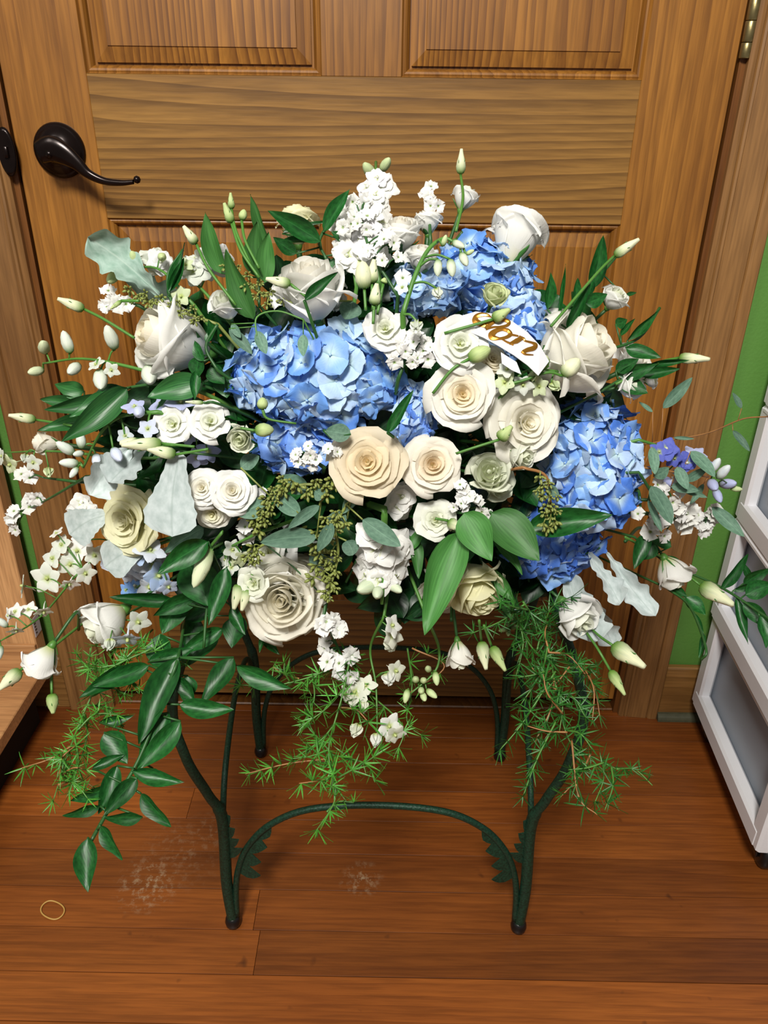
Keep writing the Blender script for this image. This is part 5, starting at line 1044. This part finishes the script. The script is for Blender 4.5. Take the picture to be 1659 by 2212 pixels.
# lower left ruscus hanging
LR = [(375, 1455, 318, 1562, 46, 0), (300, 1440, 170, 1508, 40, -.01), (322, 1437, 196, 1482, 44, -.004), (390, 1558, 293, 1664, 50, .008), (505, 1420, 434, 1520, 50, .004), (510, 1437, 630, 1488, 46, .004), (387, 1522, 506, 1533, 44, .008), (380, 1463, 422, 1520, 34, .002), (481, 1358, 387, 1412, 38, 0), (225, 1582, 275, 1650, 56, -.006), (286, 1665, 398, 1690, 36, .006), (296, 1682, 224, 1762, 42, .006), (304, 1714, 370, 1786, 42, .006), (307, 1766, 224, 1766, 30, .006), (217, 1783, 264, 1858, 44, .008), (190, 1810, 190, 1928, 50, .008), (217, 1741, 135, 1762, 28, .0), (253, 1654, 212, 1760, 40, -.004), (345, 1370, 352, 1450, 58, 0), (385, 1420, 300, 1608, 62, .004), (365, 1540, 300, 1640, 46, -.004), (320, 1430, 420, 1400, 40, -.01), (405, 1460, 400, 1520, 44, -.01), (330, 1660, 350, 1700, 20, -.01), (200, 1660, 270, 1630, 24, -.01), (240, 1700, 150, 1730, 30, -.012), (215, 1560, 290, 1545, 24, -.012)]
spray([(400, 1330, -.03), (385, 1420), (355, 1500), (300, 1640), (240, 1740), (195, 1820)], LR, 'long hanging glossy dark green leafy branch at the lower left', 'ruscus_branch', 'foliage', None, 'ruscus', dd=.03, stemr=.0018)
spray([(480, 1240), (450, 1300), (440, 1400)], [(490, 1225, 450, 1352, 44, .01, .012, .1), (395, 1290, 350, 1370, 60, -.01), (380, 1300, 235, 1290, 34, .01, .012, .1), (450, 1170, 340, 1240, 56, .016, .016, .2), (405, 1215, 450, 1310, 90, .006, .004, .1), (520, 1330, 500, 1400, 56, -.014), (500, 1310, 530, 1372, 28, 0), (400, 1340, 480, 1300, 40, -.01), (470, 1360, 400, 1440, 50, -.012), (430, 1290, 330, 1330, 44, -.014), (560, 1370, 605, 1415, 22, -.01), (570, 1370, 560, 1410, 14, 0), (420, 1330, 400, 1400, 50, -.02)], 'dark leaves massed at the lower left under the striped bud', 'ruscus_branch', 'foliage', None, 'ruscus', dd=.02)
spray([(400, 1180), (370, 1150)], [(440, 1140, 355, 1195, 44, 0, 0, .1)], 'fresh leaf under the broad smooth silver leaf', 'broad_leaf', 'leaf', GA, 'alst', dd=-.004, mat=M_euc)
# fillers deep in the bouquet
fr_ = random.Random(21)
for k in range(40):
    a = k*2.4; q = sqrt((k+.5)/40); cx = 790+520*q*cos(a); cy = 960+(350 if sin(a) > 0 else 400)*q*sin(a)
    st_ = [(cx, cy, -.05), (cx+60*cos(a+.4), cy+60*sin(a+.4), -.045)]
    lv_ = []
    for j in range(12):
        b_ = fr_.uniform(0, 6.28); L_ = fr_.uniform(80, 130); ox, oy = fr_.uniform(-60, 60)-L_*.4*cos(b_), fr_.uniform(-60, 60)-L_*.4*sin(b_)
        lv_.append((cx+ox, cy+oy, cx+ox+L_*cos(b_), cy+oy+L_*sin(b_), fr_.uniform(48, 78), -.04-.04*fr_.random(), -.045, fr_.uniform(-.8, .8)))
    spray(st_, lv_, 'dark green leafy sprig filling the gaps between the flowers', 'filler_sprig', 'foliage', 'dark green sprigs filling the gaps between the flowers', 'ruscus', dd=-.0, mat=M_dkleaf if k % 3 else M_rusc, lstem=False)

# -------- asparagus fern
M_need2 = leaf_mat('dark_fern_needle', srgb(24, 78, 22), srgb(58, 122, 44), 0.42)  # darker green needles for the lower right ferns
def whorl(var):
    def fn(b):
        r_ = random.Random(var+60)
        for k in range(7+var % 3):
            a = k*2.4; th = r_.uniform(.6, 1.35); d = Vector((sin(th)*cos(a), sin(th)*sin(a), cos(th))); sdv = d.cross(Vector((0, 0, 1))).normalized(); L_ = r_.uniform(.7, 1.1); up = d.cross(sdv); cz = r_.uniform(-.1, .14)
            b.grid(lambda u, v: d*(L_*v)+sdv*((2*u-1)*.044*sin(pi*min(1, v*.97+.02)**.7)**.7)+up*(cz*v*v-.02*abs(2*u-1)), 2, 5)
    return simple(('needle_whorl', var), fn, M_need)
WH = [whorl(i) for i in range(5)]
def fern(paths, label, dd=0.0, r=34, step=20, mat_dark=False):
    base = P(paths[0][0][0], paths[0][0][1], dd); root = empty('asparagus_fern', Matrix.Translation(base), label, 'fern', None)
    nn = 0
    for pi_, path in enumerate(paths):
        jz = frnd.uniform(-.02, .02); cv = bez([P(q[0], q[1], dd+jz*(i > 0)+(q[2] if len(q) > 2 else 0)) for i, q in enumerate(path)], 8)
        stem_local(root, cv, [.0011*(1-.6*k/len(cv)) for k in range(len(cv))], mat=M_twig if pi_ % 3 == 1 else M_stem, n=5)
        acc = 0
        for a, b_ in zip(cv, cv[1:]):
            acc += (b_-a).length*F/depth(a)
            if acc > step and nn < 290:
                acc = 0; nn += 1; t = (b_-a).normalized(); dv = (t*.5+Vector([frnd.gauss(0, .6) for _ in range(3)])).normalized(); s = r*frnd.uniform(.7, 1.15)*depth(b_)/F
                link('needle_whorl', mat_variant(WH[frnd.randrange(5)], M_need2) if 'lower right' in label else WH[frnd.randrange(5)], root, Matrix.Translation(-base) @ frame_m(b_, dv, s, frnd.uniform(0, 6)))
def twigs(path, n_, L_, sd, spread=1.0):
    """side twigs leaving a picture path"""
    r_ = random.Random(sd); out = [path]
    for k in range(n_):
        i = r_.randrange(len(path)-1); f = r_.random(); x = path[i][0]*(1-f)+path[i+1][0]*f; y = path[i][1]*(1-f)+path[i+1][1]*f
        a = r_.uniform(0, 2*pi) if spread > .9 else r_.uniform(.2, 2.9); l = L_*r_.uniform(.5, 1.1)
        out.append([(x, y), (x+l*.5*cos(a), y+l*.5*sin(a)), (x+l*cos(a+.25), y+l*sin(a+.25)+l*.15)])
    return out
fern(twigs([(330, 1400), (230, 1450), (190, 1520), (150, 1620), (115, 1730)], 15, 105, 1), 'bright green asparagus fern hanging at the far lower left', .02, 38, 17)
fern(twigs([(300, 1400), (250, 1440), (180, 1450)], 7, 70, 12)+[[(190, 1470), (195, 1400)], [(330, 1360), (280, 1400), (200, 1395)]], 'wispy asparagus fern tuft under the large lower left lisianthus', -.014, 30, 20)
fern(twigs([(760, 1400), (740, 1500), (710, 1620), (725, 1720), (680, 1800)], 9, 110, 2)+[[(700, 1640), (620, 1650), (530, 1672)], [(730, 1680), (800, 1640), (820, 1620)], [(715, 1630), (790, 1650), (810, 1690)]], 'asparagus fern hanging lowest at the bottom centre over the stand arch', .01, 44, 22)
fern(twigs([(760, 1400), (700, 1450), (600, 1480), (520, 1480)], 6, 90, 3), 'asparagus fern sprig behind the white statice stem', -.02, 42, 24)
fern(twigs([(1130, 1300), (1180, 1380), (1200, 1480), (1230, 1600), (1290, 1640), (1340, 1665)], 19, 120, 4)+[[(1200, 1450), (1130, 1560), (1080, 1620)], [(1200, 1560), (1160, 1640), (1130, 1720)], [(1235, 1600), (1250, 1720), (1290, 1760)]], 'dark green asparagus fern hanging at the lower right over the stand leg', .02, 42, 20)
fern(twigs([(1110, 1320), (1150, 1400), (1210, 1440), (1290, 1440)], 10, 100, 5), 'dense asparagus fern behind the hanging buds at the lower right', -.01, 38, 20)
fern([[(880, 1400), (890, 1480), (880, 1560), (930, 1600)], [(890, 1400), (960, 1440), (880, 1500)], [(800, 1500), (870, 1570), (850, 1640)]], 'few asparagus fern needles beside the lowest larkspur', -.02, 36, 30)

# -------- gold lettered ribbon
rb = empty('lettered_ribbon', Matrix.Translation(P(1100, 730, .02)), 'white glossy ribbon with gold script letters among the flowers right of centre', 'ribbon')
bpy.context.view_layer.update()
inv = rb.matrix_world.inverted()
upper = [(985, 672), (1030, 668), (1070, 678), (1105, 694), (1140, 716), (1170, 742), (1192, 772)]
lower = [(980, 720), (1012, 706), (1045, 726), (1078, 748), (1110, 768), (1140, 788), (1165, 808)]
CD = .030
def cardP(x, y, lift=0.0):
    q = P(1100, 735, CD); n_ = (-FW*.8+UP*.25+RT*.1).normalized(); d = ray(x, y); t = (q-CAM).dot(n_)/d.dot(n_); p = CAM+d*t
    xx = (p-q).dot(RT); return p+n_*(lift-xx*xx*6.0)
b = MB()
for lf in (0, .0006):
    for k in range(6):
        b.quad(cardP(*upper[k], lf), cardP(*upper[k+1], lf), cardP(*lower[k+1], lf), cardP(*lower[k], lf))
for e in (upper, lower):
    for k in range(6): b.quad(cardP(*e[k], 0), cardP(*e[k+1], 0), cardP(*e[k+1], .0006), cardP(*e[k], .0006))
b.V = [tuple(inv @ Vector(v)) for v in b.V]; b.build('ribbon_band', M_card, rb, smooth=False)
b = MB(); f0 = [(1085, 755), (1120, 775), (1132, 800), (1110, 792), (1088, 778)]
b.V = [tuple(inv @ (cardP(x, y, -.004-.00005*(y-750)))) for x, y in f0]; b.F = [(0, 1, 2, 3, 4)]; b.U = [(0, 0)]*5; b.M = [0]; b.build('ribbon_fold', M_card, rb, smooth=False)
def letter(strokes):
    b = MB()
    for pts, ws in strokes:
        cv = bez([Vector((1000+x/6.636, 640+y/6.636, 0)) for x, y in pts], 8); n_ = len(cv)-1
        rows = []
        for k, p in enumerate(cv):
            t = (cv[min(k+1, n_)]-cv[max(k-1, 0)]).normalized(); nn = Vector((-t.y, t.x, 0)); f = k/n_*(len(ws)-1); i = min(len(ws)-2, int(f)) if len(ws) > 1 else 0
            w_ = (ws[i]*(1-(f-i))+ws[i+1]*(f-i))/6.636/2; a, c_ = p+nn*w_, p-nn*w_; rows.append((a, p, c_))
        for (a, p, c_), (a2, p2, c2) in zip(rows, rows[1:]):
            T_ = lambda q, l: inv @ cardP(q.x, q.y, l)
            b.quad(T_(a, .0014), T_(p, .0019), T_(p2, .0019), T_(a2, .0014)); b.quad(T_(p, .0019), T_(c_, .0014), T_(c2, .0014), T_(p2, .0019))
            b.quad(T_(a, .0006), T_(a, .0014), T_(a2, .0014), T_(a2, .0006)); b.quad(T_(c_, .0006), T_(c_, .0014), T_(c2, .0014), T_(c2, .0006))
    return b
letter([([(410, 300), (350, 262), (270, 245), (200, 265), (190, 320), (250, 370), (330, 410)], [10, 40, 60, 70, 80, 70, 60]), ([(300, 350), (360, 410), (330, 455)], [60, 80, 50]),
        ([(330, 440), (400, 385), (500, 350), (600, 350), (655, 385), (620, 430), (520, 445), (420, 445), (330, 470)], [90, 70, 40, 44, 50, 40, 26, 26, 16])]).build('gold_letter', M_gold, rb, smooth=False)['label'] = 'gold script capital S'
letter([([(640, 500), (560, 480), (470, 500), (415, 545), (430, 590), (520, 612), (620, 595), (675, 550), (640, 500), (600, 485)], [50, 44, 66, 100, 80, 34, 44, 60, 50, 40]), ([(670, 560), (720, 565), (790, 575)], [40, 26, 20])]).build('gold_letter', M_gold, rb, smooth=False)['label'] = 'gold script letter o'
letter([([(560, 625), (640, 670), (720, 700)], [14, 24, 34]), ([(660, 690), (760, 650), (840, 600)], [30, 70, 60]), ([(800, 575), (870, 610), (900, 640), (1000, 655), (1055, 680), (1020, 730), (930, 765), (860, 800)], [20, 36, 24, 30, 60, 66, 60, 50]), ([(840, 790), (900, 832), (1015, 828)], [40, 26, 12])]).build('gold_letter', M_gold, rb, smooth=False)['label'] = 'gold script letter n'
bpy.context.view_layer.update()
